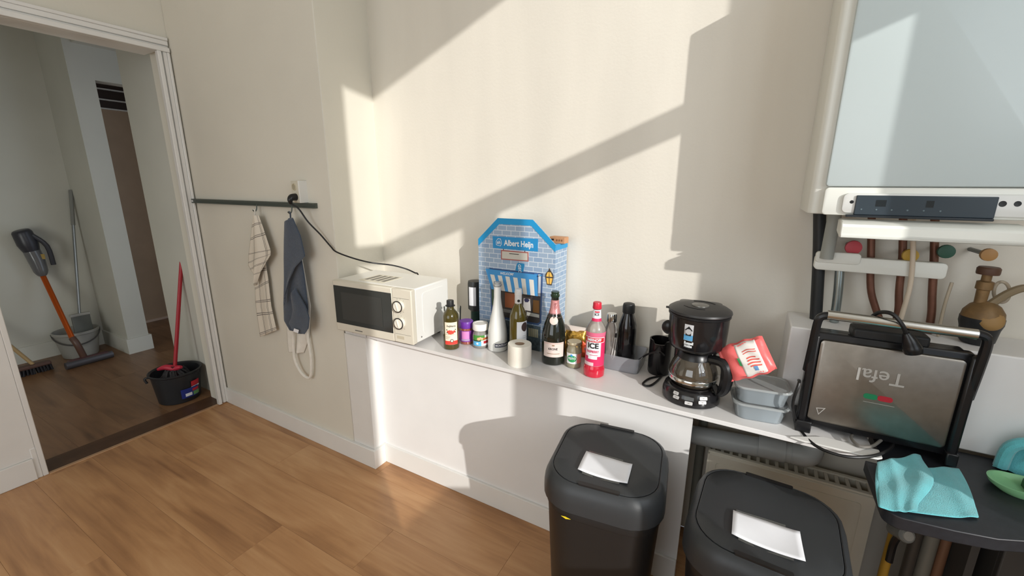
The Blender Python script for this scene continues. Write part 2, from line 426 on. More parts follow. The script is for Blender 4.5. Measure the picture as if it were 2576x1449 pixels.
# --- ledge (long white board)
XLe = .30
lg = thing('wall_ledge', 'long white laminate ledge along the wall carrying bottles, microwave and coffee maker', 'shelf', ((XF+XLe)/2, 1.5, ZL-.015))
obj('board', fp([(XF+.0005, YL), (XLe, YL), (XLe+.06, YL+.02), (XLe+.06, YW-.001), (XNb+.09, YW-.001), (XN+.072, YP+.035), (XF+.0005, YP+.035)], ZL-.015, ZL), M_ledge, lg, world=True, bevel=.0015)
# filler piece of the ledge that runs into the niche, left of the filler board
obj('board_end', fp([(XN+.004, YT+.006), (XF, YT+.006), (XF, YP+.035), (XN+.071, YP+.035), (XNb+.089, YW-.001), (XNb+.004, YW-.001)], ZL-.0148, ZL-.0002), M_ledge, lg, world=True)
# raised boxing behind the grill
XB, YB, ZB = .14, 1.50, 1.0
struct('wall_boxing', MB().box(XB, XR, YB, YW, ZL+.0005, ZB), M_panel, bevel=.004)

# ================================================================== THINGS
# ------------------------------------------------------------------ microwave
M_mwbeige = mat('microwave_front', (216, 209, 193), .3, noise=.03, nscale=10)
M_mwwhite = mat('microwave_enamel', (236, 234, 228), .35)
M_mwglass = mat('microwave_glass', (40, 44, 44), .12)
M_print = mat('grey_print', (120, 116, 108), .6)
MWX, MWY, MWW, MWD, MWH, MWF = -1.448, 1.287, .462, .275, .245, .022
mw = thing('microwave', 'white microwave oven with dark glass door and two round knobs', 'microwave', (MWX, MWY, ZL), math.radians(3))
hw = MWW/2
obj('body', MB().box(-hw+.003, hw-.003, .028, MWD, MWF, MWF+MWH), M_mwwhite, mw, bevel=.006)
obj('side_panel', MB().rbox(.19, .17, 0, .002, .02).xf(Matrix.Translation((hw-.0035, .16, MWF+MWH/2)) @ Matrix.Rotation(PI/2, 4, 'Y')), M_mwwhite, mw)
dr = obj('door', MB().box(-hw, hw-.107, 0, .028, MWF, MWF+MWH), M_mwbeige, mw, bevel=.004)
obj('window', MB().box(-hw+.004, hw-.110, -.0012, .002, MWF+.038, MWF+MWH-.024), M_mwglass, dr, bevel=.001)
obj('mesh_screen', MB().box(-hw+.05, hw-.165, -.002, .001, MWF+.06, MWF+MWH-.052), mat('door_screen', (52, 54, 53), .25), dr)
obj('maker_mark', MB().box(-hw+.12, -hw+.165, -.0008, .001, MWF+.013, MWF+.018), M_print, dr)
cp = obj('control_panel', MB().box(hw-.1055, hw, 0, .028, MWF, MWF+MWH), M_mwbeige, mw, bevel=.004)
for gz in (.0405, MWH-.041): obj('groove', MB().box(hw-.098, hw-.012, -.0008, .001, MWF+gz, MWF+gz+.001), M_print, cp)
obj('program_print', MB().box(hw-.09, hw-.05, -.0008, .001, MWF+.018, MWF+.032), mat('faint_print', (196, 186, 164), .5), cp)
for kz, nm in ((.170, 0), (.094, 1)):
    R90 = Matrix.Translation((hw-.064, 0, MWF+kz)) @ Matrix.Rotation(PI/2, 4, 'X') @ Matrix.Scale(.88, 4)
    kb = obj('knob', MB().lathe([(.028, 0), (.0265, .018), (.024, .021), (.0, .0215)], 28).xf(R90), mat('knob_white', (232, 226, 212), .3), mw)
    obj('ring', MB().lathe([(.0285, .0), (.030, .001), (.030, .0025), (.0285, .0035)], 28).xf(R90 @ Matrix.Translation((0, 0, .017))), mat('dark_ring', (54, 50, 48), .3), kb)
    obj('grip', MB().box(-.004, .004, -.022, .022, .0205, .026).xf(R90 @ Matrix.Rotation(.3, 4, 'Z')), MATS['knob_white'], kb, bevel=.002)
    tk = MB()
    for i in range(9):
        a = math.radians(-40+i*32)
        M = R90 @ Matrix.Rotation(a, 4, 'Z')
        q = MB().box(-.0007, .0007, .034, .038, .0, .0008).xf(M); tk.add(q.v, q.f)
    obj('dial_marks', tk, M_print, kb)
for sx in (-.18, .18):
    for sy in (.06, .24):
        obj('foot', MB().lathe([(.014, 0), (.016, .004), (.016, MWF+.002)], 16, (sx, sy, 0)), M_black, mw)
lb = obj('top_label', MB().box(-.12, .03, .05, .19, MWF+MWH, MWF+MWH+.0006), mat('label_sheet', (226, 220, 204), .6), mw)
for i in range(4):
    obj('stripe', MB().box(-.105+i*.034, -.085+i*.034, .075, .175, MWF+MWH+.0006, MWF+MWH+.0012), mat('stripe_grey', (130, 126, 118), .6), lb)
for sy in (.06, .22):
    obj('screw', MB().lathe([(.004, 0), (.003, .0015)], 10).xf(Matrix.Translation((hw-.003, sy, MWF+.02)) @ Matrix.Rotation(PI/2, 4, 'Y')), M_chrome, mw)

# ------------------------------------------------------------------ bottles and jars
def bottle(name, label, cat, x, y, turn=0, group=None):
    return thing(name, label, cat, (x, y, ZL+.0003), facing(x, y)+math.radians(turn), group)
M_oil = mat('olive_glass', (70, 62, 24), .12, coat=.5)
M_cream = mat('cream_label', (238, 228, 204), .6)
M_ink = mat('black_ink', (28, 26, 26), .6)
M_redink = mat('red_ink', (206, 44, 40), .55)
# olive oil bottle
X, Y = -1.096, 1.407; R = .0355; hh = zat(X, Y, 1136, 755)-ZL
b = bottle('olive_oil_bottle', 'dark green olive oil bottle with a cream label showing red fruit', 'bottle', X, Y, 4)
obj('glass', MB().lathe([(R*.85, 0), (R*.97, .003), (R, .008), (R, hh*.65), (R*.97, hh*.70), (R*.82, hh*.755), (R*.54, hh*.805), (R*.43, hh*.84), (R*.42, hh*.92)], 36), M_oil, b)
cap = obj('cap', MB().lathe([(R*.5, 0), (R*.6, .001), (R*.6, .003), (R*.44, .004), (R*.44, hh*.11), (R*.41, hh*.12), (0, hh*.122)], 24, (0, 0, hh*.88)), M_blackmatte, b)
lb = obj('label', MB().patch(R, -.85, .75, hh*.12, hh*.585, 18), M_cream, b)
obj('red_band', MB().patch(R+.0005, -.85, .75, hh*.122, hh*.20, 18), mat('label_red', (222, 66, 54), .6), lb)
obj('lettering', text_cyl('Hojiblanca', .013, R, hh*.51, -.05, .0002, .038), M_ink, lb)
for k, (da, dz) in enumerate(((-.42, .395), (-.22, .405), (-.02, .40), (.17, .385), (-.3, .365), (-.1, .362), (.12, .37), (.3, .395))):
    obj('fruit', MB().lathe([(.0055, 0), (.0045, .0007), (0, .001)], 12).xf(Matrix.Rotation(da, 4, 'Z') @ Matrix.Translation((0, -R-.0006, hh*dz)) @ Matrix.Rotation(PI/2, 4, 'X')), mat('fruit_red', (214, 74, 56), .5), lb)
for da, dz in ((-.58, .42), (-.55, .36), (.46, .42), (.44, .37)):
    obj('sprig', MB().patch(R+.0006, da-.05, da+.05, hh*dz, hh*(dz+.025), 3), mat('sprig_ink', (70, 64, 50), .6), lb)
for dz, w_ in ((.325, .9), (.285, .5), (.265, .42), (.24, .3)):
    obj('small_print', MB().patch(R+.0006, -.75, -.75+w_*1.2, hh*dz, hh*(dz+.008), 8), mat('pale_print', (176, 164, 142), .6), lb)
obj('seal', MB().lathe([(.0075, 0), (.0075, .0006), (.0, .0009)], 18).xf(Matrix.Rotation(.0, 4, 'Z') @ Matrix.Translation((0, -R-.0010, hh*.205)) @ Matrix.Rotation(PI/2, 4, 'X')), M_ink, lb)
obj('seal_centre', MB().lathe([(.0052, 0), (.0052, .0006), (.0, .0007)], 18).xf(Matrix.Translation((0, -R-.0018, hh*.205)) @ Matrix.Rotation(PI/2, 4, 'X')), M_cream, lb)
# drinking glass behind it
X, Y = -1.150, 1.492; R = .040
g = bottle('drinking_glass', 'clear drinking glass standing behind the olive oil bottle', 'glass', X, Y)
hg = zat(X, Y, 1138, 772)-ZL
obj('bowl', MB().lathe([(R*.78, 0), (R*.8, .004), (R*.9, hg*.5), (R, hg), (R*.96, hg), (R*.86, hg*.5), (R*.75, .012), (0, .01)], 32), thin('clear_glass', (246, 248, 246), .03, .04, .12), g)
# purple jar
X, Y = -1.071, 1.487; R = .0315; hh = zat(X, Y, 1176, 806)-ZL
b = bottle('purple_lid_jar', 'small glass jar with a purple lid and pink label', 'jar', X, Y, 8)
obj('glass', MB().lathe([(R*.8, 0), (R*.95, .004), (R*.97, hh*.62), (R*.86, hh*.7), (R*.84, hh*.78)], 32), mat('amber_jar', (150, 84, 70), .12, coat=.5), b)
obj('lid', MB().lathe([(R*.97, 0), (R, .002), (R, hh*.25), (R*.93, hh*.285), (0, hh*.285)], 36, (0, 0, hh*.715)), mat('purple_lid', (112, 54, 160), .35), b)
lb = obj('label', MB().patch(R*.97, -1.4, 1.1, hh*.14, hh*.62, 20), mat('purple_label', (128, 58, 150), .5), b)
obj('pink_field', MB().patch(R*.97+.0006, -.85, .25, hh*.27, hh*.6, 12), mat('pink_field', (226, 140, 200), .5), lb)
for z_ in (.19, .22, .245): obj('print_line', MB().patch(R*.97+.0006, -.9, .3, hh*z_, hh*(z_+.009), 8), M_paper, lb)
# white lid jar
X, Y = -.993, 1.484; R = .035; hh = zat(X, Y, 1210, 812)-ZL
b = bottle('white_lid_jar', 'nearly empty glass jar with white lid and green and blue label', 'jar', X, Y, 5)
obj('glass', MB().lathe([(R*.8, 0), (R*.97, .004), (R, .012), (R, hh*.5), (R*.94, hh*.6), (R*.84, hh*.68), (R*.84, hh*.75)], 36), thin('jar_glass', (190, 188, 182), .45, .06, .3), b)
obj('contents', MB().lathe([(R*.75, .004), (R*.93, .006), (R*.95, hh*.5), (R*.8, hh*.64)], 24), mat('hazel_residue', (120, 104, 92), .5, noise=.35, nscale=60), b)
obj('lid', MB().lathe([(R*.95, 0), (R*.98, .002), (R*.98, hh*.22), (R*.93, hh*.265), (R*.7, hh*.265), (R*.66, hh*.25), (0, hh*.25)], 40, (0, 0, hh*.735)), mat('white_lid', (236, 232, 226), .4), b)
lb = obj('label', MB().patch(R, -1.15, 1.15, hh*.13, hh*.57, 20), M_paper, b)
obj('green_field', MB().patch(R+.0006, -1.15, .45, hh*.36, hh*.57, 14), mat('leaf_green', (70, 138, 56), .5), lb)
obj('blue_field', MB().patch(R+.0006, -1.15, .0, hh*.13, hh*.31, 12), mat('label_blue', (92, 176, 220), .5), lb)
obj('dark_curve', MB().patch(R+.0007, -1.15, -.05, hh*.315, hh*.36, 12), mat('dark_green', (30, 52, 34), .5), lb)
obj('red_field', MB().patch(R+.0006, .28, 1.0, hh*.22, hh*.33, 8), mat('label_dark_red', (170, 32, 38), .5), lb)
obj('brown_field', MB().patch(R+.0007, .2, 1.0, hh*.38, hh*.47, 8), mat('hazelnut', (176, 96, 54), .5), lb)
for da, dz, r_ in ((-.33, .42, .0075), (-.12, .455, .006), (.08, .43, .006)):
    obj('hazelnut', MB().lathe([(r_, 0), (r_*.7, .0012), (0, .0016)], 14).xf(Matrix.Rotation(da, 4, 'Z') @ Matrix.Translation((0, -R-.0008, hh*dz)) @ Matrix.Rotation(PI/2, 4, 'X')), mat('nut_cream', (224, 178, 132), .5), lb)
obj('emblem', MB().lathe([(.005, 0), (.004, .0008), (0, .001)], 14).xf(Matrix.Rotation(-.5, 4, 'Z') @ Matrix.Translation((0, -R-.0009, hh*.225)) @ Matrix.Rotation(PI/2, 4, 'X')), M_paper, lb)
# tall white bottle
X, Y = -.909, 1.492; R = .0425; hh = zat(X, Y, 1257, 709)-ZL
b = bottle('white_slender_bottle', 'tall slender frosted white bottle with clear lip and dark name strip near its base', 'bottle', X, Y, 6)
obj('body', MB().lathe([(R*.85, 0), (R*.97, .004), (R, .012), (R, hh*.2), (R*.95, hh*.3), (R*.8, hh*.42), (R*.6, hh*.55), (R*.43, hh*.68), (R*.355, hh*.78), (R*.34, hh*.92), (R*.34, hh*.935)], 40), mat('frosted_white_glass', (226, 226, 222), .3, coat=.4), b)
obj('lip', MB().lathe([(R*.33, 0), (R*.42, .004), (R*.45, .008), (R*.42, .012), (R*.36, .014), (R*.4, .019), (R*.37, .021), (R*.25, .02), (R*.24, 0)], 28, (0, 0, hh*.93)), thin('lip_glass', (226, 228, 226), .35, .05, .4), b)
lb = obj('label', MB().patch(R, -.4, 1.15, hh*.078, hh*.132, 14), mat('navy_label', (52, 56, 78), .5), b)
obj('lettering', text_cyl('MONTE SAN', .0125, R, hh*.105, .36, .0004, .058), M_paper, lb)
# white wine bottle
X, Y = -.806, 1.488; R = .036; hh = zat(X, Y, 1304, 726)-ZL
b = bottle('wine_bottle', 'white wine bottle with white screw cap and white label with a brown disc', 'bottle', X, Y, 6)
obj('glass', MB().lathe([(R*.85, 0), (R*.97, .004), (R, .01), (R, hh*.56), (R*.95, hh*.62), (R*.72, hh*.70), (R*.46, hh*.765), (R*.38, hh*.80), (R*.36, hh*.86)], 40), mat('wine_glass', (112, 98, 34), .1, coat=.5, trans=.35), b)
obj('screw_cap', MB().lathe([(R*.40, 0), (R*.41, .001), (R*.41, hh*.125), (R*.43, hh*.127), (R*.43, hh*.175), (R*.40, hh*.18), (R*.4, hh*.2), (R*.36, hh*.215), (0, hh*.216)], 30, (0, 0, hh*.784)), mat('cap_white', (222, 220, 218), .4), b)
obj('cap_dot', MB().lathe([(.0058, 0), (.005, .0006), (0, .0007)], 16).xf(Matrix.Translation((0, -R*.415, hh*.83)) @ Matrix.Rotation(PI/2, 4, 'X')), M_ink, b)
lb = obj('label', MB().patch(R, -.25, 1.25, hh*.2, hh*.535, 18), M_paper, b)
obj('disc', disc_cyl(R+.0004, .74, hh*.455, .0165, .020), mat('brown_disc', (72, 56, 54), .5), lb)
for z_, w_ in ((.315, .6), (.29, .66), (.245, .45), (.225, .45)): obj('small_print', MB().patch(R+.0006, .45, .45+w_, hh*z_, hh*(z_+.007), 6), mat('grey_text', (178, 176, 178), .6), lb)
# toilet roll
X, Y = -.753, 1.405; R = .0475; hh = .086
b = bottle('toilet_roll', 'white toilet paper roll standing upright at the ledge front', 'toilet roll', X, Y)
obj('paper', MB().lathe([(R*.985, 0), (R, .002), (R, hh-.003), (R*.98, hh), (R*.42, hh), (R*.42, .0)], 44), mat('tissue', (232, 226, 214), .85, bump=.25, bscale=350), b)
obj('core', MB().lathe([(R*.40, .0), (R*.40, hh-.002), (R*.365, hh-.002), (R*.365, 0)], 30), mat('cardboard_core', (176, 148, 124), .8), b)
# sparkling wine
X, Y = -.642, 1.490; R = .0485; hh = zat(X, Y, 1397, 733)-ZL
b = bottle('sparkling_wine_bottle', 'open dark green sparkling wine bottle with pink neck foil and pale label', 'bottle', X, Y, 2)
obj('glass', MB().lathe([(R*.86, 0), (R*.97, .004), (R, .012), (R, hh*.38), (R*.97, hh*.44), (R*.86, hh*.53), (R*.68, hh*.62), (R*.5, hh*.70), (R*.38, hh*.77), (R*.32, hh*.86), (R*.30, hh*.93)], 44), mat('dark_bottle_glass', (22, 26, 20), .08, coat=.6), b)
obj('lip', MB().lathe([(R*.31, 0), (R*.37, .004), (R*.38, .009), (R*.33, .012), (R*.31, .016), (R*.34, .02), (R*.31, .023), (R*.2, .022)], 28, (0, 0, hh*.922)), mat('green_lip', (34, 52, 36), .15), b)
fo = obj('foil', MB().lathe([(R*.57, hh*.665), (R*.5, hh*.70), (R*.395, hh*.765), (R*.345, hh*.83), (R*.325, hh*.885), (R*.315, hh*.887)], 32, cap0=False, cap1=False), mat('pink_foil', (206, 142, 142), .38, metal=.35, bump=.3, bscale=150), b)
obj('foil_band', MB().lathe([(R*.62, hh*.65), (R*.58, hh*.668)], 32, cap0=False, cap1=False), mat('dark_band', (70, 58, 52), .4), b, solid=.0008)
obj('lettering', text_cyl('KRONE', .011, R*.37, hh*.79, .05, .0001, None, True), mat('foil_print', (140, 82, 84), .5), fo)
obj('medallion', MB().lathe([(.0165, 0), (.015, .001), (0, .0012)], 24).xf(Matrix.Rotation(-.12, 4, 'Z') @ Matrix.Translation((0, -R*.66, hh*.625)) @ Matrix.Rotation(PI/2-.4, 4, 'X')), mat('medallion', (226, 206, 196), .5), b)
lb = obj('label', MB().patch(R, -.95, .85, hh*.13, hh*.335, 20), mat('krone_label', (222, 204, 196), .55), b)
obj('lettering', text_cyl('KRONE', .0125, R, hh*.245, -.1, .0003, .036), M_ink, lb)
obj('crest', MB().patch(R+.0006, -.18, .02, hh*.288, hh*.305, 4), mat('crest_gold', (150, 120, 90), .5), lb)
obj('small_print', MB().patch(R+.0006, -.6, .45, hh*.175, hh*.182, 8), mat('crest_gold', (150, 120, 90), .5), lb)
obj('border', MB().patch(R+.0006, -.9, .8, hh*.318, hh*.324, 14), mat('pink_line', (206, 160, 150), .5), lb)
# pesto jar
X, Y = -.555, 1.490; R = .030; hh = zat(X, Y, 1443, 858)-ZL
b = bottle('pesto_jar', 'small pesto jar with a green and white label and metal lid', 'jar', X, Y, 0)
obj('glass', MB().lathe([(R*.82, 0), (R*.97, .003), (R, .01), (R, hh*.6), (R*.96, hh*.7), (R*.86, hh*.78), (R*.86, hh*.88)], 32), thin('pesto_glass', (214, 206, 178), .4, .06, .3), b)
obj('pesto', MB().lathe([(R*.78, .003), (R*.93, .005), (R*.94, hh*.55), (0, hh*.57)], 24), mat('pesto_green', (134, 128, 66), .6, noise=.5, nscale=120), b)
obj('lid', MB().lathe([(R*.9, 0), (R*.95, .001), (R*.95, hh*.08), (R*.9, hh*.11), (R*.75, hh*.1), (0, hh*.1)], 32, (0, 0, hh*.89)), mat('lid_gold', (190, 176, 148), .3, metal=.7), b)
lb = obj('label', MB().patch(R, -1.05, .4, hh*.2, hh*.6, 16), M_paper, b)
obj('green_oval', disc_cyl(R+.0002, -.28, hh*.395, .0195, .0145), mat('pesto_label_green', (44, 148, 84), .5), lb)
obj('lettering', text_cyl('PESTO', .0125, R+.0006, hh*.405, -.25, .0003, .030), M_paper, lb)
obj('blue_badge', MB().lathe([(.0055, 0), (.0045, .0008), (0, .001)], 6).xf(Matrix.Rotation(-.3, 4, 'Z') @ Matrix.Translation((0, -R-.0006, hh*.525)) @ Matrix.Rotation(PI/2, 4, 'X')), mat('badge_blue', (70, 150, 210), .5), lb)
obj('label_edge', MB().patch(R, .42, 1.2, hh*.22, hh*.58, 10), mat('label_pink', (214, 120, 112), .55), b)
# raspberry ice bottle
X, Y = -.460, 1.457; R = .039; hh = zat(X, Y, 1502, 760)-ZL
b = bottle('raspberry_drink_bottle', 'clear bottle with pink and white label, red cap and red drink at the bottom', 'bottle', X, Y, 6)
prof = [(R*.88, 0), (R*.98, .004), (R, .012), (R, hh*.115), (R*.95, hh*.135), (R*.9, hh*.16), (R*.9, hh*.57), (R*.935, hh*.62), (R*.89, hh*.665), (R*.66, hh*.72), (R*.44, hh*.765), (R*.37, hh*.80), (R*.345, hh*.9)]
obj('glass', MB().lathe([q_ for q_ in prof if q_[1] > hh*.14], 44), thin('pale_glass', (226, 216, 206), .38, .06, .35), b)
obj('drink', MB().lathe([q_ for q_ in prof if q_[1] < hh*.17], 44), mat('red_drink', (240, 44, 74), .08, coat=.5, trans=.45), b)
obj('cap', MB().lathe([(R*.4, 0), (R*.42, .001), (R*.42, hh*.03), (R*.4, hh*.032), (R*.4, hh*.07), (R*.36, hh*.085), (0, hh*.086)], 30, (0, 0, hh*.915)), mat('red_cap', (206, 40, 62), .35), b)
nl = obj('neck_label', MB().patch(R*.43, -1.2, 1.2, hh*.775, hh*.905, 16, r1=R*.355), M_paper, b)
obj('neck_pink', MB().patch(R*.47, -1.3, 1.3, hh*.755, hh*.795, 16, r1=R*.425), mat('hot_pink', (214, 46, 96), .45), nl)
obj('neck_red', MB().patch(R*.375, -.6, .6, hh*.872, hh*.89, 8), mat('red_cap', (206, 40, 62), .35), nl)
obj('lettering', text_cyl('ICE', .0135, R*.40, hh*.848, -.05, .0003, .016), M_ink, nl)
lb = obj('label', MB().patch(R*.9, -1.45, 1.35, hh*.165, hh*.565, 24), MATS['hot_pink'], b)
obj('white_shield', MB().patch(R*.92, -1.15, .5, hh*.30, hh*.50, 18), M_paper, lb)
obj('shield_tip', MB().patch(R*.92, -.8, .15, hh*.262, hh*.30, 12), M_paper, lb)
obj('white_border', MB().patch(R*.92, -1.35, .95, hh*.488, hh*.562, 18), M_paper, lb)
obj('red_banner', MB().patch(R*.94, -1.3, .85, hh*.496, hh*.554, 18), mat('banner_red', (206, 36, 48), .5), lb)
obj('splash', MB().patch(R*.905, -1.4, 1.3, hh*.567, hh*.622, 18, r1=R*.937), mat('splash_pink', (226, 110, 140), .45), lb)
obj('base_white', MB().patch(R*.92, -1.4, -.2, hh*.17, hh*.215, 12), mat('pale_pink', (232, 200, 204), .5), lb)
obj('lettering', text_cyl('SMIRNOFF', .0145, R*.95, hh*.525, -.25, .0005, .054), M_paper, lb)
obj('lettering', text_cyl('ICE', .028, R*.93, hh*.444, -.32, .001, .040), M_ink, lb)
obj('lettering', text_cyl('RASPBERRY', .013, R*.93, hh*.366, -.34, .0003, .046), mat('hot_pink', (214, 46, 96), .45), lb)
obj('small_print', MB().patch(R*.945, -.6, .2, hh*.316, hh*.322, 8), mat('hot_pink', (214, 46, 96), .45), lb)
# bottles in the clear tray
tray = thing('storage_tray', 'low translucent plastic tray holding the black flask', 'tray', (-.418, 1.600, ZL+.0003))
M_trayp = thin('frosted_plastic', (222, 224, 230), .28, .25, .15)
tw, td, th = .222, .15, .060
Lp = lambda k, z, i=0: [(x, y, z) for x, y in rrect(tw*k-2*i, td*k-2*i, .02, 5)]
obj('tray_shell', MB().loft([Lp(.93, 0), Lp(1, th), [(x*1.02, y*1.03, th) for x, y, z in Lp(1, th)], [(x*1.02, y*1.03, th+.002) for x, y, z in Lp(1, th)], Lp(1, th+.002, .002), Lp(.93, .002, .002)]), M_trayp, tray)
X, Y = -.4365, 1.575; R = .0255; ht = zat(X, Y, 1531, 789)-ZL
b = thing('glass_water_bottle', 'clear water bottle with silver cap and white wrist strap', 'bottle', (X, Y, ZL+.003), facing(X, Y))
obj('glass', MB().lathe([(R*.9, 0), (R, .005), (R, ht*.62), (R*.93, ht*.7), (R*.62, ht*.8), (R*.6, ht*.86)], 30), thin('water_bottle_glass', (224, 214, 208), .3, .05, .35), b)
obj('cap', MB().lathe([(R*.74, 0), (R*.76, .002), (R*.76, ht*.125), (R*.7, ht*.15), (0, ht*.155)], 30, (0, 0, ht*.845)), M_chrome, b)
s_ = obj('strap', MB().tube([(R*.5, -R*.5, ht*.84), (R*.75, -R*.9, ht*.72), (R*.55, -R*1.05, ht*.45), (R*.3, -R*1.1, ht*.2), (R*.6, -R*1.05, ht*.17), (R*.85, -R*.9, ht*.45), (R*.8, -R*.9, ht*.70)], .0017, 6), mat('strap_white', (228, 224, 220), .7), b)
obj('toggle', MB().rbox(.007, .006, ht*.58, ht*.66, .002).xf(Matrix.Translation((R*.75, -R*1.0, 0))), M_black, s_)
X, Y = -.382, 1.612; R = .036; ht = zat(X, Y, 1574, 763)-ZL
b = thing('black_flask', 'glossy black steel water flask with a domed cap', 'flask', (X, Y, ZL+.003))
obj('body', MB().lathe([(R*.9, 0), (R, .006), (R, ht*.55), (R*.95, ht*.66), (R*.75, ht*.76), (R*.6, ht*.82), (R*.58, ht*.845)], 36), mat('flask_black', (16, 15, 17), .16, coat=.5), b)
obj('cap', MB().lathe([(R*.62, 0), (R*.655, .002), (R*.655, ht*.11), (R*.58, ht*.145), (R*.4, ht*.155), (0, ht*.158)], 32, (0, 0, ht*.843)), M_blackmatte, b)
# gold coffee bag
X, Y = -.594, 1.612
g = thing('gold_foil_bag', 'crumpled gold and orange foil coffee bag with folded clip top', 'bag', (X, Y, ZL+.0003), facing(X, Y))
def bag(u, v):
    a = 2*PI*v; zz = u*.105
    fl = 1-.45*u**4; ww = .046*(1+.04*math.sin(a*7+u*6)); dd = .034*fl*(1+.12*math.sin(a*5+u*9))
    return (ww*math.copysign(abs(math.cos(a))**.55, math.cos(a)), dd*math.copysign(abs(math.sin(a))**.6, math.sin(a)), zz+.004*math.sin(a*6)*u)
loops = [[bag(i/14, j/40) for j in range(40)] for i in range(15)]
bo = obj('foil', MB().loft(loops), mat('gold_foil', (204, 160, 72), .25, metal=.75, noise=.25, nscale=40, bump=.8, bscale=60), g)
obj('front_print', MB().grid(lambda u, v: (.026+.024*v, -.036-.001*math.sin(9*v), .01+.065*u-.02*v), 6, 6), mat('orange_print', (226, 92, 52), .35), bo, solid=.001)
obj('top_flap', MB().grid(lambda u, v: (-.05+.10*v, -.006+.012*u, .106+.022*u-.012*v), 3, 8), mat('flap_grey', (204, 192, 184), .5), bo, solid=.0012)
for cx_, cz_ in ((-.051, .094), (.048, .085)): obj('clip', MB().box(cx_-.002, cx_+.002, -.012, .004, cz_, cz_+.028), M_black, bo)
# dark flask behind the box
X, Y = -1.119, 1.632; R = .035
b = bottle('dark_green_flask', 'dark flask with a long white label beside the blue house box', 'flask', X, Y, 0)
ht = zat(X, Y, 1192, 706)-ZL
obj('base', MB().lathe([(R*.6, 0), (R*.66, .004), (R*.66, ht*.42), (R*.7, ht*.44)], 28), mat('dark_teal', (40, 66, 58), .25), b)
obj('upper', MB().lathe([(R*.72, 0), (R, .01), (R, ht*.52), (R*.94, ht*.565), (0, ht*.57)], 32, (0, 0, ht*.43)), mat('dark_grey_shell', (44, 46, 46), .3), b)
obj('label', MB().patch(R, -.95, .1, ht*.55, ht*.9, 10), M_paper, b)

# ------------------------------------------------------------------ blue house-shaped shop box
YB_ = 1.56; k_ = YB_/1.482
bx0, bx1 = -1.047, -.676
M_brickp = bpy.data.materials.new('printed_blue_brick'); M_brickp.use_nodes = True
nt = M_brickp.node_tree; bs = nt.nodes['Principled BSDF']; bs.inputs['Roughness'].default_value = .45
tc = nt.nodes.new('ShaderNodeTexCoord'); sx = nt.nodes.new('ShaderNodeSeparateXYZ'); nt.links.new(tc.outputs['Object'], sx.inputs[0])
ad = nt.nodes.new('ShaderNodeMath'); nt.links.new(sx.outputs['X'], ad.inputs[0]); nt.links.new(sx.outputs['Y'], ad.inputs[1])
cb = nt.nodes.new('ShaderNodeCombineXYZ'); nt.links.new(ad.outputs[0], cb.inputs['X']); nt.links.new(sx.outputs['Z'], cb.inputs['Y'])
br = nt.nodes.new('ShaderNodeTexBrick'); nt.links.new(cb.outputs[0], br.inputs['Vector'])
br.inputs['Color1'].default_value = srgb(152, 172, 194); br.inputs['Color2'].default_value = srgb(128, 154, 186); br.inputs['Mortar'].default_value = srgb(206, 214, 222)
br.inputs['Scale'].default_value = 1; br.inputs['Brick Width'].default_value = .043; br.inputs['Row Height'].default_value = .0205; br.inputs['Mortar Size'].default_value = .0014; br.inputs['Bias'].default_value = -.3
nt.links.new(br.outputs['Color'], bs.inputs['Base Color'])
M_blue = mat('shop_blue', (22, 148, 206), .4)
M_navy = mat('navy_print', (62, 90, 136), .5)
HB = thing('house_shaped_box', 'blue cardboard box printed as a brick shop front with striped awning', 'box', ((bx0+bx1)/2, YB_, ZL))
ze = 1.186
obj('carton', MB().box(bx0+.0005, bx1, YB_+.002, YB_+.122, ZL+.0005, ze), M_brickp, HB, world=True, bevel=.0015)
obj('gable_front', MB().loft([[(bx0, y, ZL+.0005), (bx1, y, ZL+.0005), (bx1, y, ze), (-.779, y, 1.281), (-.946, y, 1.281), (bx0, y, ze)] for y in (YB_+.0018, YB_-.001)]), M_brickp, HB, world=True, smooth=False)
rb = MB(); tk = .0245
outer = [(bx0, ze), (-.946, 1.281), (-.779, 1.281), (bx1, ze)]
inner = [(bx0, ze-.03), (-.938, 1.281-tk), (-.787, 1.281-tk), (bx1, ze-.03)]
for i in range(3):
    q = [outer[i], outer[i+1], inner[i+1], inner[i]]
    rb.loft([[(x, y, z) for x, z in q] for y in (YB_-.001, YB_-.0025)])
obj('roof_band', rb, M_blue, HB, world=True, smooth=False)
obj('eave_band', MB().box(bx1, bx1+.0012, YB_, YB_+.1225, ze-.024, ze), M_blue, HB, world=True)
obj('edge_band', MB().box(bx0-.0012, bx0, YB_, YB_+.1225, ze-.024, ze), M_blue, HB, world=True)
sg = obj('shop_sign', poly_px([(1239.8, 593.8), (1354, 601), (1353.4, 632.9), (1241, 623.5)], YB_, .0012, .001), mat('sign_blue', (28, 138, 198), .4), HB, world=True)
c1 = onY(1305, 613.8, YB_); c0 = onY(1255.5, 609.5, YB_)
FM = lambda p, off, rot=0: Matrix.Translation((p.x, p.y-off, p.z)) @ Matrix.Rotation(PI/2, 4, 'X') @ Matrix.Rotation(rot, 4, 'Z')
M_signw = mat('sign_white', (226, 230, 232), .5)
obj('lettering', text_flat('Albert Heijn', .034, FM(c1, .0026), .0009, .140), M_signw, sg, world=True)
obj('logo_letters', text_flat('ah', .021, FM(c0, .0026), .0004, .017), M_signw, sg, world=True)
hx = MB(); pts = [(-.014, .004), (-.004, .017), (.010, .016), (.015, -.004), (.009, -.016), (-.013, -.012)]
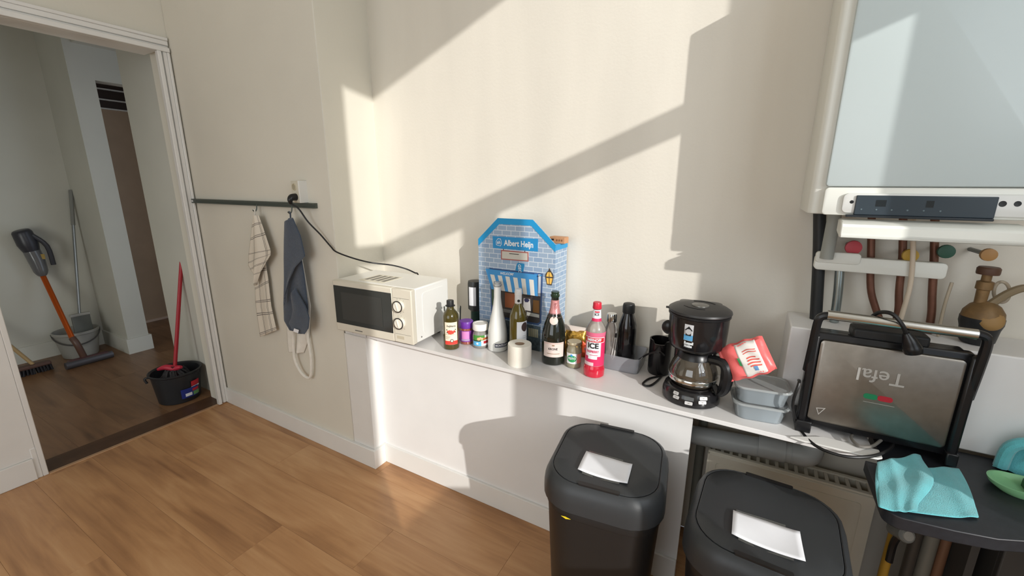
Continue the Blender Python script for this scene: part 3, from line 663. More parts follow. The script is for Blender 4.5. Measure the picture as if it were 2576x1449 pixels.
hx.loft([[(c0.x+x*1.0, c0.y-.0025, c0.z+z) for x, z in pts], [(c0.x+x, c0.y-.0030, c0.z+z) for x, z in pts], [(c0.x+x*.87, c0.y-.0030, c0.z+z*.87) for x, z in pts], [(c0.x+x*.87, c0.y-.0025, c0.z+z*.87) for x, z in pts]], closed=True)
obj('logo_outline', hx, M_signw, sg, world=True, smooth=False)
hs = obj('hanging_sign', poly_px([(1261, 628.5), (1330, 634.5), (1330, 658), (1261, 652.5)], YB_, .0012, .001), mat('sign_brown', (164, 92, 84), .5), HB, world=True)
obj('sign_face', poly_px([(1263.5, 631.5), (1327.5, 637), (1327.5, 655), (1263.5, 650)], YB_, .0006, .0022), mat('sign_cream', (196, 192, 182), .5), hs, world=True)
obj('sign_print', poly_px([(1282, 637), (1306, 639), (1306, 640.6), (1282, 638.6)], YB_, .0004, .0028), M_ink, hs, world=True)
for cxp, cyp in ((1266, 624), (1320, 628)): obj('sign_cord', poly_px([(cxp, cyp), (cxp+1.5, cyp), (cxp+1.5, cyp+6), (cxp, cyp+6)], YB_, .0008, .0012), M_ink, hs, world=True)
# flap with GEO
tg = obj('blue_tab', poly_px([(1297, 680), (1301, 664), (1304, 661), (1319, 663), (1320, 668), (1317, 684)], YB_, .0012, .002), mat('tab_blue', (26, 128, 180), .45), HB, world=True)
obj('lettering', text_flat('GEO', .019, FM(onY(1308, 676, YB_), .0036, -PI/2+.1), .0003), M_signw, tg, world=True)
# shop window
wn = obj('shop_window', poly_px([(1232, 674), (1366, 688), (1362, 812), (1354, 818), (1242, 797), (1236, 788)], YB_, .0008, .001), M_navy, HB, world=True)
obj('window_pane', poly_px([(1236, 680), (1362, 693), (1358.5, 810), (1352, 813), (1246, 793), (1240, 785)], YB_, .0006, .0019), mat('shop_interior', (66, 62, 62), .4), wn, world=True)
for i, (q, c, n_) in enumerate((
    ([(1237, 727), (1252, 729), (1252, 769), (1238, 766)], (62, 84, 66), 'dark_product'),
    ([(1271, 735), (1296, 739), (1295, 776), (1271, 772)], (160, 92, 56), 'orange_product'),
    ([(1318, 750), (1334, 752), (1336, 782), (1317, 779)], (206, 202, 200), 'white_product'),
    ([(1342, 754), (1357, 756), (1357, 788), (1341, 785)], (132, 92, 46), 'brown_product'),
    ([(1245, 772), (1294, 781), (1294, 789), (1245, 780)], (128, 128, 126), 'printed_shelf'),
    ([(1326, 784), (1357, 791), (1357, 799), (1326, 793)], (190, 190, 184), 'printed_shelf'),
    ([(1355, 690), (1361.5, 690.5), (1360, 745), (1354, 744)], (214, 216, 220), 'pale_frame'),
    ([(1345, 688), (1354, 689), (1353, 740), (1348, 736)], (70, 140, 206), 'blue_curtain'))):
    obj(n_, poly_px(q, YB_, .0005, .0026), mat('print_%d' % i, c, .5), wn, world=True)
obj('product_emblem', poly_px([(1319, 753), (1323, 750.5), (1330, 751.5), (1333, 755), (1329, 760), (1322, 759.5)], YB_, .0004, .0032), mat('emblem_navy', (52, 52, 84), .5), wn, world=True)
obj('lower_print', poly_px([(1246, 800), (1360, 822), (1358, 890), (1246, 866)], YB_, .0005, .0012), mat('vegetable_print', (84, 100, 110), .5, noise=.5, nscale=70), HB, world=True)
for j in range(5):
    q = [(1330+j*5, 824+j*1), (1334+j*5, 825+j*1), (1334+j*5, 846+j*1), (1330+j*5, 845+j*1)]
    obj('printed_crate', poly_px(q, YB_, .0004, .0018), mat('crate_print', (172, 168, 142), .5), HB, world=True)
# awning: tilted flap standing proud of the box
A0, A1 = onY(1221.5, 675.5, YB_-.012), onY(1350, 691, YB_-.012)
B0, B1 = onY(1236.5, 727, YB_-.034), onY(1353, 745, YB_-.034)
def aw(u, v, off=0): 
    p = A0.lerp(A1, u).lerp(B0.lerp(B1, u), v); return (p.x, p.y-off, p.z)
def awq(u0, u1, v0, v1, o0, o1): return MB().loft([[aw(u0, v0, o), aw(u1, v0, o), aw(u1, v1, o), aw(u0, v1, o)] for o in (o0, o1)])
an = obj('awning', awq(0, 1, 0, 1, 0, .0015), mat('awning_blue', (58, 138, 196), .45), HB, world=True, smooth=False)
for i in range(6):
    u = .07+i*.157; obj('white_stripe', MB().loft([[aw(u, .26, o), aw(u+.085, .26, o), aw(u+.085, 1, o), aw(u, 1, o)] for o in (.0016, .0022)]), mat('awning_white', (214, 210, 202), .5), an, world=True, smooth=False)
pc = Vector(aw(.43, .13)); 
obj('lettering', text_flat('WELKOM!', .0155, Matrix.Translation((pc.x, pc.y-.0032, pc.z)) @ Matrix.Rotation(-.02, 4, 'Y') @ Matrix.Rotation(PI/2-.45, 4, 'X'), .0002, .066), M_signw, an, world=True)
for bxx, bz in ((-.99, onY(1240, 676, YB_).z), (-.74, onY(1350, 690, YB_).z)): obj('awning_bracket', MB().box(bxx, bxx+.005, YB_-.014, YB_-.001, bz-.003, bz), M_blue, HB, world=True)
# lantern
ln = obj('lantern', poly_px([(1381, 679), (1384.5, 679), (1392, 690), (1393, 698), (1388, 718), (1376, 716), (1371.5, 695), (1373, 688)], YB_, .0008, .001), mat('lantern_frame', (74, 66, 58), .5), HB, world=True)
M_yel = mat('lantern_yellow', (240, 190, 90), .5)
for q in ([(1378, 685), (1381.5, 684), (1381, 696), (1374.5, 695)], [(1382.5, 684.5), (1386, 685.5), (1390.5, 696.5), (1383, 696)], [(1375, 699), (1381, 699.5), (1381.5, 714), (1377, 713.5)], [(1383, 699.5), (1390.5, 700), (1387, 714.5), (1383, 714)]):
    obj('lantern_pane', poly_px(q, YB_, .0004, .0019), M_yel, ln, world=True)
obj('lantern_hook', poly_px([(1381, 675), (1384, 675), (1384, 680), (1381, 680)], YB_, .0006, .0012), MATS['lantern_frame'], ln, world=True)
# small carton on top
p = onY(1399, 612, YB_+.045)
t = thing('small_carton', 'small brown cardboard matchbox-like carton on top of the blue box', 'box', (p.x, YB_+.06, ze), math.radians(-4))
obj('carton', MB().box(-.028, .040, -.018, .020, .0004, .026), mat('kraft_orange', (196, 146, 106), .6, noise=.1, nscale=60), t, bevel=.001)
obj('printed_block', MB().box(-.02, -.008, -.0186, -.017, .011, .018), M_ink, t)
for i in range(3): obj('printed_mark', MB().box(.002+i*.011, .009+i*.011, -.0186, -.017, .009, .017), mat('brown_print', (136, 92, 62), .6), t)

# ------------------------------------------------------------------ black holder behind the coffee maker
X, Y = -.250, 1.598; 
b = thing('black_holder', 'black plastic cup-shaped holder with a notched rim beside the coffee maker', 'holder', (X, Y, ZL+.0003), facing(X, Y))
hh = zat(X, Y, 1662, 852)-ZL; R = .040
rim = []
for j in range(32):
    a = 2*PI*j/32; rim.append((R*math.cos(a), R*math.sin(a), hh-(.012 if (PI*1.25 < a < PI*1.65) else 0)))
obj('cup', MB().loft([[(R*.92*math.cos(2*PI*j/32), R*.92*math.sin(2*PI*j/32), 0) for j in range(32)], [(R*math.cos(2*PI*j/32), R*math.sin(2*PI*j/32), .008) for j in range(32)], rim, [(x*.88, y*.88, z) for x, y, z in rim], [(R*.85*math.cos(2*PI*j/32), R*.85*math.sin(2*PI*j/32), .01) for j in range(32)]]), mat('holder_black', (20, 19, 20), .25), b)

# ------------------------------------------------------------------ coffee maker
X, Y = -.108, 1.452
cm = thing('coffee_maker', 'black filter coffee maker with a glass carafe and round lid', 'coffee maker', (X-.008, Y, ZL+.0003), facing(X, Y)); cm.scale = (1.02, 1.02, 1.055)
R = .090
M_cm = mat('coffee_black', (24, 23, 25), .22, coat=.3)
obj('base', MB().loft([[(x*k, y*k+.0, z) for x, y in rrect(2*R, 2*R, R*.995, 8)] for k, z in ((.93, 0), (.99, .003), (1, .01), (.99, .026), (.93, .042), (.86, .048), (.8, .049))]), M_cm, cm)
obj('hot_plate', MB().lathe([(R*.72, 0), (R*.72, .004), (0, .004)], 32, (0, -.004, .0485)), mat('plate_dark', (50, 48, 48), .3, metal=.6), cm)
def onbase(a, z):  # frame on the sloped front of the base
    rr = R*(1.0 if z < .026 else 1.0-(z-.026)*.0035/.001)
    return Matrix.Rotation(a, 4, 'Z') @ Matrix.Translation((0, -rr, z)) @ Matrix.Rotation(PI/2-.35, 4, 'X')
M_btn = mat('button_silver', (196, 194, 192), .3)
for a, z, w_, h_ in ((-.50, .038, .017, .010), (-.46, .0265, .019, .010), (-.02, .0185, .023, .010), (.42, .0255, .024, .010), (.46, .037, .024, .010)):
    bt = obj('button', MB().rbox(w_, h_, 0, .0022, .0025).xf(onbase(a, z)), M_btn, cm)
    obj('symbol', MB().box(-.003, .003, -.0007, .0007, .0021, .0026).xf(onbase(a, z)), M_print, bt)
obj('display', MB().rbox(.028, .011, 0, .0016, .002).xf(onbase(-.02, .032)), mat('display_grey', (66, 66, 64), .15), cm)
# column
obj('column', MB().rbox(.13, .06, .02, .30, .02).xf(Matrix.Translation((0, .060, 0))), M_cm, cm)
# carafe
cz = .0535
cf = obj('carafe', MB().lathe([(.046, 0), (.060, .003), (.070, .014), (.0745, .030), (.073, .048), (.066, .068), (.054, .086), (.046, .096), (.047, .102)], 40, (0, -.006, cz), cap1=False), thin('carafe_glass', (120, 108, 92), .30, .04, .5), cm)
obj('band', MB().lathe([(.0735, .016), (.0757, .018), (.0760, .030), (.0748, .032)], 40, (0, -.006, cz), cap0=False, cap1=False), M_chrome, cf, solid=.0006)
obj('collar', MB().lathe([(.050, .084), (.054, .088), (.050, .103), (.046, .108), (0, .110)], 36, (0, -.006, cz)), M_black, cf)
hd = math.radians(62)
def hp(r, z): return (math.sin(hd)*r, -.006-math.cos(hd)*r, cz+z)
obj('handle', MB().tube([hp(.052, .095), hp(.085, .098), hp(.104, .088), hp(.110, .06), hp(.106, .02), hp(.092, .0), hp(.074, .018)], .011, 10, 5, radii=[.014, .015, .018, .019, .017, .013, .009]), M_black, cf)
obj('coffee', MB().lathe([(.044, .003), (.058, .004), (.066, .012), (0, .0125)], 32, (0, -.006, cz)), mat('coffee_dregs', (46, 34, 26), .15), cf)
# brew basket body
zb0, zb1 = .178, .288
bb_ = obj('brew_body', MB().lathe([(.066, zb0-.008), (.079, zb0-.002), (.0862, zb0+.010), (.0885, zb0+.06), (.0895, zb1)], 48), M_cm, cm)
obj('rim', MB().lathe([(.0898, zb1-.010), (.0925, zb1-.008), (.0925, zb1-.002), (.090, zb1)], 48, cap0=False, cap1=False), M_black, cm, solid=.002)
ld = obj('lid', MB().lathe([(.0925, zb1), (.0945, zb1+.003), (.093, zb1+.008), (.082, zb1+.015), (.055, zb1+.019), (0, zb1+.020)], 52), mat('lid_black', (44, 43, 43), .42), cm)
obj('lid_disc', MB().lathe([(.026, 0), (.0255, .0025), (.018, .0032), (0, .0034)], 36).xf(Matrix.Translation((0, -.004, zb1+.0193))), mat('disc_grey', (112, 110, 106), .25, metal=.5), ld)
for a0 in (.6, 3.6): obj('lid_groove', MB().tube([(.052*math.cos(a0+.2*i), .052*math.sin(a0+.2*i), zb1+.0196) for i in range(8)], .0009, 6, 2), M_black, ld)
obj('lid_tab', MB().rbox(.014, .008, 0, .005, .003).xf(Matrix.Translation((-.094, -.01, zb1+.002))), MATS['lid_black'], ld)
obj('side_knob', MB().sphere((0, 0, 0), .022, .012, .024).xf(Matrix.Translation((-.088, .004, zb0+.045))), M_black, cm)
sk = obj('sticker', MB().patch(.0878, -.42, -.12, zb0+.038, zb0+.088, 10, r1=.0892), mat('sticker_white', (206, 206, 208), .4), cm)
def stk(a, z, off=.0): return Matrix.Rotation(a, 4, 'Z') @ Matrix.Translation((0, -.0893-off, z)) @ Matrix.Rotation(PI/2, 4, 'X')
hs_ = MB().loft([[(x, y, z) for x, y in ((-.012, .004), (0, .017), (.012, .004), (.008, .004), (.008, -.012), (-.008, -.012), (-.008, .004))] for z in (0, .0008)]).xf(stk(-.27, zb0+.066))
obj('house_print', hs_, M_ink, sk, smooth=False)
obj('round_print', MB().lathe([(.0085, 0), (.0085, .0006), (0, .0007)], 20).xf(stk(-.27, zb0+.066, .0009)), mat('sticker_grey', (188, 188, 190), .4), sk)
obj('blue_print', MB().patch(.0885, -.42, -.12, zb0+.039, zb0+.056, 8), mat('water_blue', (90, 160, 206), .4), sk)
obj('lettering', text_cyl('Russell', .0118, .0868, zb0+.030, -.24, .0006, .027), M_signw, cm)
obj('lettering', text_cyl('Hobbs', .0118, .0860, zb0+.0205, -.255, .0006, .023), M_signw, cm)
# its power cord
L = lambda px, py, z=ZL: onZ(px, py, z)
cpts = [onY(1608, 905, 1.60), onY(1632, 890, 1.545), onY(1662, 887, 1.530), onZ(1680, 912, ZL+.03), onZ(1668, 942, ZL+.006), onZ(1638, 969, ZL+.0045), onZ(1617, 966, ZL+.0045), onZ(1632, 953, ZL+.0045), onZ(1655, 947, ZL+.0045), onZ(1680, 940, ZL+.0045)]
cmi = (Matrix.Translation((X-.008, Y, ZL+.0003)) @ Matrix.Rotation(facing(X, Y), 4, 'Z') @ Matrix.Diagonal((1.02, 1.02, 1.055, 1))).inverted()
obj('power_cord', MB().tube(cpts, .0036, 8, 6).xf(cmi), M_cord, cm)

# ------------------------------------------------------------------ food containers with wipes
M_tub = thin('tub_plastic', (214, 224, 230), .32, .15, .18)
M_tublid = thin('tub_lid', (216, 220, 220), .42, .2, .18)
def tub(z, label, rot):
    t = thing('food_container', label, 'container', (.082, 1.437, z), math.radians(rot))
    w_, d_, h_ = .148, .118, .050
    lp = lambda k, zz, i=0: [(x, y, zz) for x, y in rrect(w_*k-2*i, d_*k-2*i, .028, 6)]
    obj('tub', MB().loft([lp(.86, .0004), lp(.98, h_), lp(.98, h_, .0015), lp(.86, .002, .0015)]), M_tub, t)
    obj('lid', MB().loft([lp(1.0, h_-.004), lp(1.04, h_-.003), lp(1.05, h_+.001), lp(1.03, h_+.004), lp(.97, h_+.004), lp(.94, h_+.001)]), M_tublid, t)
    return t
tub(ZL+.0002, 'rectangular clear food container under another one beside the carafe', 8)
tub(ZL+.0552, 'rectangular clear food container with pack of wipes on its lid', 8)
wp = thing('wipes_pack', 'pink and white soft pack of cleaning wipes lying tilted on food container', 'wipes pack', (.078, 1.425, ZL+.110))
C0 = onY(1881, 902, 1.402)
pw, ph = .062, .056
MWp = Matrix.Translation((C0.x, C0.y, C0.z)) @ Matrix.Rotation(math.radians(-30), 4, 'Y') @ Matrix.Rotation(math.radians(-16), 4, 'X')
def pil(u, v, side):
    x = (v-.5)*2; z = (u-.5)*2
    e = max(0, 1-abs(x)**4)**.6*max(0, 1-abs(z)**6)**.5
    return MWp @ Vector((x*pw, side*(.019*e)+.0025*math.sin(7*x+5*z)*e, z*ph*(1-.10*abs(x)**3)+.002*math.sin(9*x)))
M_pinkp = mat('wipes_coral', (232, 106, 104), .35, bump=.15, bscale=60)
M_whitep = mat('wipes_white', (232, 226, 220), .35)
bk = MB().grid(lambda u, v: pil(u, v, 1), 12, 18).grid(lambda u, v: pil(u, v, -1), 12, 18)
pk = obj('pack', bk, M_pinkp, wp, world=True)
def pp(u0, u1, v0, v1, off): 
    def f(u, v):
        vv = v0+(v1-v0)*v; uu = u0+(u1-u0)*u+.05*math.sin(3*PI*v)*(1 if v0 < .3 else 0)
        q = pil(uu, vv, -1); n = MWp.to_3x3() @ Vector((0, -1, 0)); return q+n*off
    return MB().grid(f, 8, 12)
obj('white_field', pp(.06, .95, .34, .82, .0008), M_whitep, pk, world=True, solid=.0004)
for i, (u, a, b2) in enumerate(((.72, .46, .76), (.66, .46, .76), (.52, .50, .70), (.45, .50, .76), (.37, .48, .76), (.29, .52, .76))):
    obj('red_print', pp(u-.016-(.012 if i > 1 else 0), u+.008, a, b2, .0018), mat('coral_print', (222, 96, 84), .4), pk, world=True)
obj('green_mark', pp(.36, .58, .30, .35, .0016), mat('mark_green', (60, 160, 96), .4), pk, world=True)
obj('blue_mark', pp(.14, .26, .58, .66, .0016), mat('mark_blue', (96, 146, 196), .4), pk, world=True)
obj('end_seal', MB().grid(lambda u, v: MWp @ Vector((-pw-.010*v, .002*math.sin(8*u), (u-.5)*2*ph*.95)), 10, 2), M_pinkp, pk, world=True, solid=.001)

# ------------------------------------------------------------------ contact grill standing on end
YG = 1.395
gr = thing('contact_grill', 'steel contact grill standing on end with black frame and silver handle', 'grill', (.355, 1.44, ZL))
M_gsteel = mat('grill_steel', (146, 140, 132), .36, metal=1, noise=.08, nscale=50)
gx0, gx1, gz0, gz1 = .204, .503, .757, 1.003
def vrbox(x0, x1, z0, z1, y0, y1, r, edge=.004):
    mb = MB().rbox(x1-x0, z1-z0, 0, y1-y0, r, 6, edge=edge)
    return mb.xf(Matrix.Translation(((x0+x1)/2, y1, (z0+z1)/2)) @ Matrix.Rotation(PI/2, 4, 'X'))
obj('upper_housing', vrbox(gx0-.016, gx1+.018, gz0-.022, gz1+.016, YG+.012, YG+.042, .012), M_black, gr, world=True)
pt = obj('steel_cover', vrbox(gx0, gx1, gz0, gz1, YG, YG+.02, .012, .006), M_gsteel, gr, world=True)
obj('lower_housing', vrbox(gx0-.014, gx1+.016, gz0-.03, gz1+.008, YG+.046, YG+.098, .012), M_black, gr, world=True)
obj('hinge_block', MB().box(gx0+.07, gx1-.07, YG+.02, YG+.08, gz1+.01, gz1+.04), M_blackmatte, gr, world=True, bevel=.006)
for x_ in (gx0-.012, gx1+.014):
    obj('frame_rail', MB().box(x_-.011, x_+.011, YG-.004, YG+.03, ZL+.03, gz1+.012), M_black, gr, world=True, bevel=.006)
    obj('foot', MB().box(x_-.012, x_+.026 if x_ < .3 else x_+.012, YG-.012, YG+.09, ZL+.0003, ZL+.036), M_black, gr, world=True, bevel=.003)
hz = onY(2260, 815, YG-.012).z
for x_, sg_ in ((gx0-.016, 1), (gx1+.018, -1)):
    obj('handle_arm', MB().tube([(x_-sg_*.002, YG+.012, gz1-.10), (x_-sg_*.001, YG-.002, gz1-.02), (x_, YG-.010, hz-.026), (x_+sg_*.006, YG-.012, hz-.006), (x_+sg_*.024, YG-.012, hz)], .0105, 10, 5), M_black, gr, world=True)
obj('handle_bar', MB().tube([(gx0+.002, YG-.012, hz+.002), (gx1-.004, YG-.012, hz-.002)], .0128, 16, 0), mat('handle_silver', (206, 204, 198), .25, metal=1), gr, world=True)
pcx = (gx0+gx1)/2
obj('embossed_lettering', text_flat('Tefal', .052, Matrix.Translation((pcx-.008, YG-.0008, .925)) @ Matrix.Rotation(PI/2, 4, 'X') @ Matrix.Rotation(PI, 4, 'Z'), .0004, .10), mat('emboss_bright', (196, 194, 190), .4, metal=.5), pt, world=True)
for c_, u0, u1, n_ in (((30, 128, 84), -.030, .0, 'green_light'), ((176, 38, 52), .0, .032, 'red_light')):
    obj(n_, vrbox(pcx+u0-.004, pcx+u1-.004, .856, .871, YG-.0012, YG+.002, .007, .0), mat(n_, c_, .35), pt, world=True)
obj('indicator_line', MB().box(pcx-.032, pcx+.034, YG-.0008, YG+.001, .846, .8468), MATS['emboss_bright'], pt, world=True)
tri = [(gx0+.018, gz0+.042), (gx0+.04, gz0+.046), (gx0+.026, gz0+.022)]
hx = MB().loft([[(x, y, z) for x, z in t_] for t_, y in ((tri, YG-.0002), (tri, YG-.0009), ([(gx0+.0205, gz0+.0405), (gx0+.0365, gz0+.0435), (gx0+.0262, gz0+.0255)], YG-.0009), ([(gx0+.0205, gz0+.0405), (gx0+.0365, gz0+.0435), (gx0+.0262, gz0+.0255)], YG-.0002))], closed=True)
obj('warning_triangle', hx, MATS['emboss_bright'], pt, world=True, smooth=False)
# its cord and plug
gc = gr
obj('cable', MB().tube([(gx0-.03, YG+.03, .86), onY(2010, 965, YG-.028), onY(1994, 1020, YG-.030), onZ(2010, 1075, ZL+.006), onZ(2050, 1120, ZL+.005), onZ(2120, 1147, ZL+.009), onZ(2190, 1148, ZL+.013), onZ(2235, 1132, ZL+.013), onZ(2246, 1112, ZL+.013), onZ(2225, 1092, ZL+.012), onZ(2190, 1085, ZL+.012)], .0042, 8, 6), M_cord, gc, world=True)
obj('cable_loop', MB().tube([onZ(2150, 1086, ZL+.012), onZ(2142, 1102, ZL+.013), onZ(2162, 1122, ZL+.013), onZ(2195, 1122, ZL+.014), onZ(2222, 1102, ZL+.02)], .0042, 8, 6), mat('cord_grey', (120, 116, 110), .4), gc, world=True)
obj('cable_end', MB().tube([onY(2190, 800, YG+.04), onY(2212, 786, YG+.0), onY(2245, 790, YG-.028), onY(2270, 818, YG-.030), onY(2282, 845, YG-.022)], .0050, 8, 6), M_cord, gc, world=True)
pq = onY(2290, 868, YG-.018)
obj('plug', MB().tube([onY(2279, 838, YG-.024), onY(2288, 856, YG-.022), onY(2295, 876, YG-.020), onY(2298, 889, YG-.020)], .012, 14, 4, radii=[.007, .015, .0205, .018]), M_black, gc, world=True)

# white board below the grill, end of the ledge
wb = obj('cutting_board', fp([(.165, YL-.005), (.20, YL-.012), (.36, YL-.010), (.372, YL+.0), (.372, YG-.02), (.245, YG-.02)], ZL+.0004, ZL+.006), mat('board_white', (226, 224, 220), .2), bevel=.0015)
tag(wb, 'thin white plastic board lying at the ledge end in front of grill', 'board')

# ------------------------------------------------------------------ wall boiler
YBo = 1.42
M_boil = mat('boiler_white', (188, 198, 198), .32)
M_boil2 = mat('boiler_frame', (224, 224, 216), .35)
bo0, bo1, bz0, bz1 = .127, .60, 1.345, 2.07
bl = thing('wall_boiler', 'white wall hung boiler with dark control panel and open lower flap', 'boiler', ((bo0+bo1)/2, 1.55, bz0))
obj('case', MB().rbox(bo1-bo0, YW-YBo-.012, bz0, bz1, .016, 6, ((bo0+bo1)/2, (YBo+YW)/2+.005), edge=.005), M_boil2, bl, world=True)
zs_ = onY(2076, 470, YBo).z
obj('front_cover', vrbox(bo0+.03, bo1-.02, zs_+.001, bz1-.012, YBo-.004, YBo+.012, .008, .004), M_boil, bl, world=True)
obj('lower_cover', vrbox(bo0+.03, bo1-.02, bz0-.001, zs_-.001, YBo-.004, YBo+.012, .010, .004), M_boil2, bl, world=True)
a_, b_ = onY(2150, 490, YBo-.01), onY(2498, 548, YBo-.01)
cp = obj('control_frame', vrbox(a_.x-.022, bo1-.008, b_.z+.002, a_.z+.004, YBo-.012, YBo-.002, .012, .002), mat('control_white', (214, 214, 210), .35), bl, world=True)
obj('control_panel', MB().box(a_.x+.004, b_.x, YBo-.0165, YBo-.008, b_.z-.002, a_.z-.001), mat('control_dark', (56, 66, 74), .22), cp, world=True, bevel=.002)
for x0_, w_ in ((.045, .020), (.14, .014)):
    obj('display_window', MB().box(a_.x+x0_, a_.x+x0_+w_, YBo-.0172, YBo-.016, a_.z-.028, a_.z-.012), mat('display_black', (38, 44, 48), .1), cp, world=True)
for i in range(6): obj('indicator', MB().lathe([(.0022, 0), (.0018, .0008), (0, .001)], 8).xf(Matrix.Translation((a_.x+.018+i*.030, YBo-.0164, a_.z-.036)) @ Matrix.Rotation(PI/2, 4, 'X')), mat('indicator_grey', (96, 112, 118), .3), cp, world=True)
obj('panel_edge', MB().box(a_.x-.012, b_.x+.0, YBo-.020, YBo-.006, b_.z-.008, b_.z-.002), mat('edge_dark', (36, 42, 48), .3), cp, world=True, bevel=.002)
for px_, r_ in ((2143, .0045), (2523, .007), (2561, .0065)):
    q = onY(px_, 508 if px_ < 2200 else 513, YBo-.013)
    obj('screw_hole', MB().lathe([(r_, 0), (r_*.9, .0008), (0, .0006)], 16).xf(Matrix.Translation((q.x, YBo-.0118, q.z)) @ Matrix.Rotation(PI/2, 4, 'X')), mat('hole_dark', (24, 26, 28), .3), cp, world=True)
f0 = onY(2118, 556, YBo-.04); f1 = onY(2574, 622, YBo-.04)
obj('lower_flap', MB().loft([[(f0.x+i_, y, z) for (y, z) in ((YBo+.02, f0.z+.004), (YBo-.032, f0.z-.002), (YBo-.042, f0.z-.010), (YBo-.042, f1.z+.008), (YBo-.034, f1.z), (YBo+.02, f1.z+.012))] for i_ in (0, .004, .34)]), M_boil2, bl, world=True, bevel=.004)

# ------------------------------------------------------------------ pipes below the boiler
YPp = 1.625
def pipe(name, label, pts, r, m, cat='pipe', group=None, sm=5): 
    return tag(obj(name, MB().tube(pts, r, 12, sm), m), label, cat, group)
def pz(px, y, z):  # point on plane y at height z in the pixel column px
    best = min(range(400, 1300, 2), key=lambda q: abs(onY(px, q, y).z-z)); p_ = onY(px, best, y); return Vector((p_.x, y, z))
br_ = thing('pipe_bracket', 'white plastic bracket strip crossing the pipes below the boiler', 'bracket', (.32, 1.6, 1.17))
q0, q1 = onY(2050, 650, 1.58), onY(2378, 700, 1.58)
obj('strip', vrbox(q0.x, q1.x, q1.z-.004, q0.z+.012, 1.575, 1.60, .012, .004), M_boil2, br_, world=True)
obj('raised_end', vrbox(q0.x, q0.x+.11, q0.z-.01, q0.z+.024, 1.570, 1.585, .010, .004), M_boil2, br_, world=True)
cols = [(2193, 2190, 2215), (2272, 2262, 2250), (2352, 2345, 2335)]
for i, (c_a, c_b, c_c) in enumerate(cols):
    pts = [pz(c_a, YPp, 1.34), pz(c_a-2, YPp, 1.22), pz(c_b, YPp, 1.12), pz(c_b+(12 if i == 0 else -2), YPp, 1.06), pz(c_c+(6 if i == 0 else 0), YPp, 1.002)]
    pipe('copper_pipe', ('bent', 'straight middle', 'straight outer')[i]+' copper pipe below the boiler '+('beside the conduit', 'behind the white hose', 'next to the brass trap')[i], pts, .0095, M_copper, 'pipe', 'copper pipes under the boiler')
c0_ = onY(2098, 545, 1.56); c1_ = onY(2078, 650, 1.56)
pipe('grey_conduit', 'flat grey conduit running from boiler down onto the bracket', [(c0_.x, 1.55, c0_.z+.03), (c1_.x, 1.555, c1_.z)], .017, mat('conduit_grey', (150, 152, 146), .5), 'conduit', sm=0)
pipe('black_pipe', 'thick black insulated pipe at the left below the boiler', [pz(2062, YPp, 1.36), pz(2060, YPp, 1.2), pz(2052, YPp, 1.002)], .017, M_blackmatte)
pipe('chrome_pipe', 'slim shiny metal pipe beside the black insulated pipe', [pz(2114, YPp-.01, 1.20), pz(2108, YPp-.01, 1.1), pz(2098, YPp-.01, 1.002)], .0125, mat('zinc_pipe', (156, 166, 166), .25, metal=.8))
pipe('white_hose', 'thin white hose hanging in front of the copper pipes', [pz(2297, 1.57, 1.33), pz(2297, 1.57, 1.24), pz(2290, 1.57, 1.15), pz(2272, 1.575, 1.07), pz(2256, 1.58, 1.002)], .006, mat('hose_cream', (206, 190, 170), .5), 'hose')
pipe('clear_hose', 'faint thin clear hose slanting beside the brass trap', [pz(2395, 1.6, 1.16), pz(2378, 1.6, 1.10), pz(2362, 1.6, 1.02), pz(2360, 1.6, 1.002)], .004, thin('hose_clear', (200, 186, 164), .6, .2), 'hose')
def valve(px, py, y, r, label, col):
    p_ = onY(px, py, y); t = thing('valve', label, 'valve', (p_.x, y, p_.z))
    obj('knob', MB().lathe([(r, 0), (r*1.05, .004), (r, .012), (r*.6, .014), (0, .014)], 20).xf(Matrix.Rotation(PI/2, 4, 'X')), mat('valve_'+label.split()[0], col, .5), t)
    obj('stem', MB().tube([(0, 0, 0), (0, YW-y-.002, 0)], .006, 8, 0), M_greymetal, t)
valve(2146, 622, 1.60, .020, 'red round valve knob below the boiler flap', (186, 66, 76))
valve(2288, 642, 1.60, .018, 'yellow gas valve knob below the boiler flap', (190, 154, 58))
valve(2378, 632, 1.60, .018, 'green valve knob below the boiler flap', (46, 86, 70))
valve(2484, 640, 1.58, .016, 'brass coloured valve end beside the drain trap', (168, 126, 76))
# brass trap
p_ = onY(2470, 775, 1.60)
tp = thing('drain_trap', 'black and brass coloured drain trap on the wall under the boiler', 'drain trap', (p_.x, 1.585, 1.0))
M_brassy = mat('dull_brass', (132, 104, 68), .5, metal=.3, noise=.3, nscale=40)
obj('cup', MB().lathe([(.030, .002), (.036, .01), (.040, .045), (.044, .06), (.044, .075)], 28), mat('trap_black', (34, 36, 38), .4), tp)
obj('dome', MB().lathe([(.043, .075), (.041, .09), (.03, .108), (.016, .118), (0, .12)], 28), M_brassy, tp)
obj('face', MB().lathe([(.028, 0), (.026, .006), (.018, .012), (0, .014)], 24).xf(Matrix.Translation((.006, -.030, .075)) @ Matrix.Rotation(PI/2-.4, 4, 'X')), mat('trap_amber', (156, 122, 74), .55), tp)
obj('neck', MB().lathe([(.012, .112), (.013, .15), (.017, .152), (.017, .172), (.010, .175), (.010, .20)], 20, (-.012, 0, 0)), M_brassy, tp)
obj('collar', MB().lathe([(.022, .192), (.023, .196), (.023, .208), (.02, .212)], 20, (-.012, 0, 0)), mat('trap_brown', (86, 60, 46), .5), tp)
obj('arm', MB().tube([(.0, .0, .10), (.032, -.005, .145), (.062, -.005, .165), (.085, 0, .150), (.088, 0, .120)], .010, 10, 5), mat('arm_grey', (134, 118, 92), .5), tp)
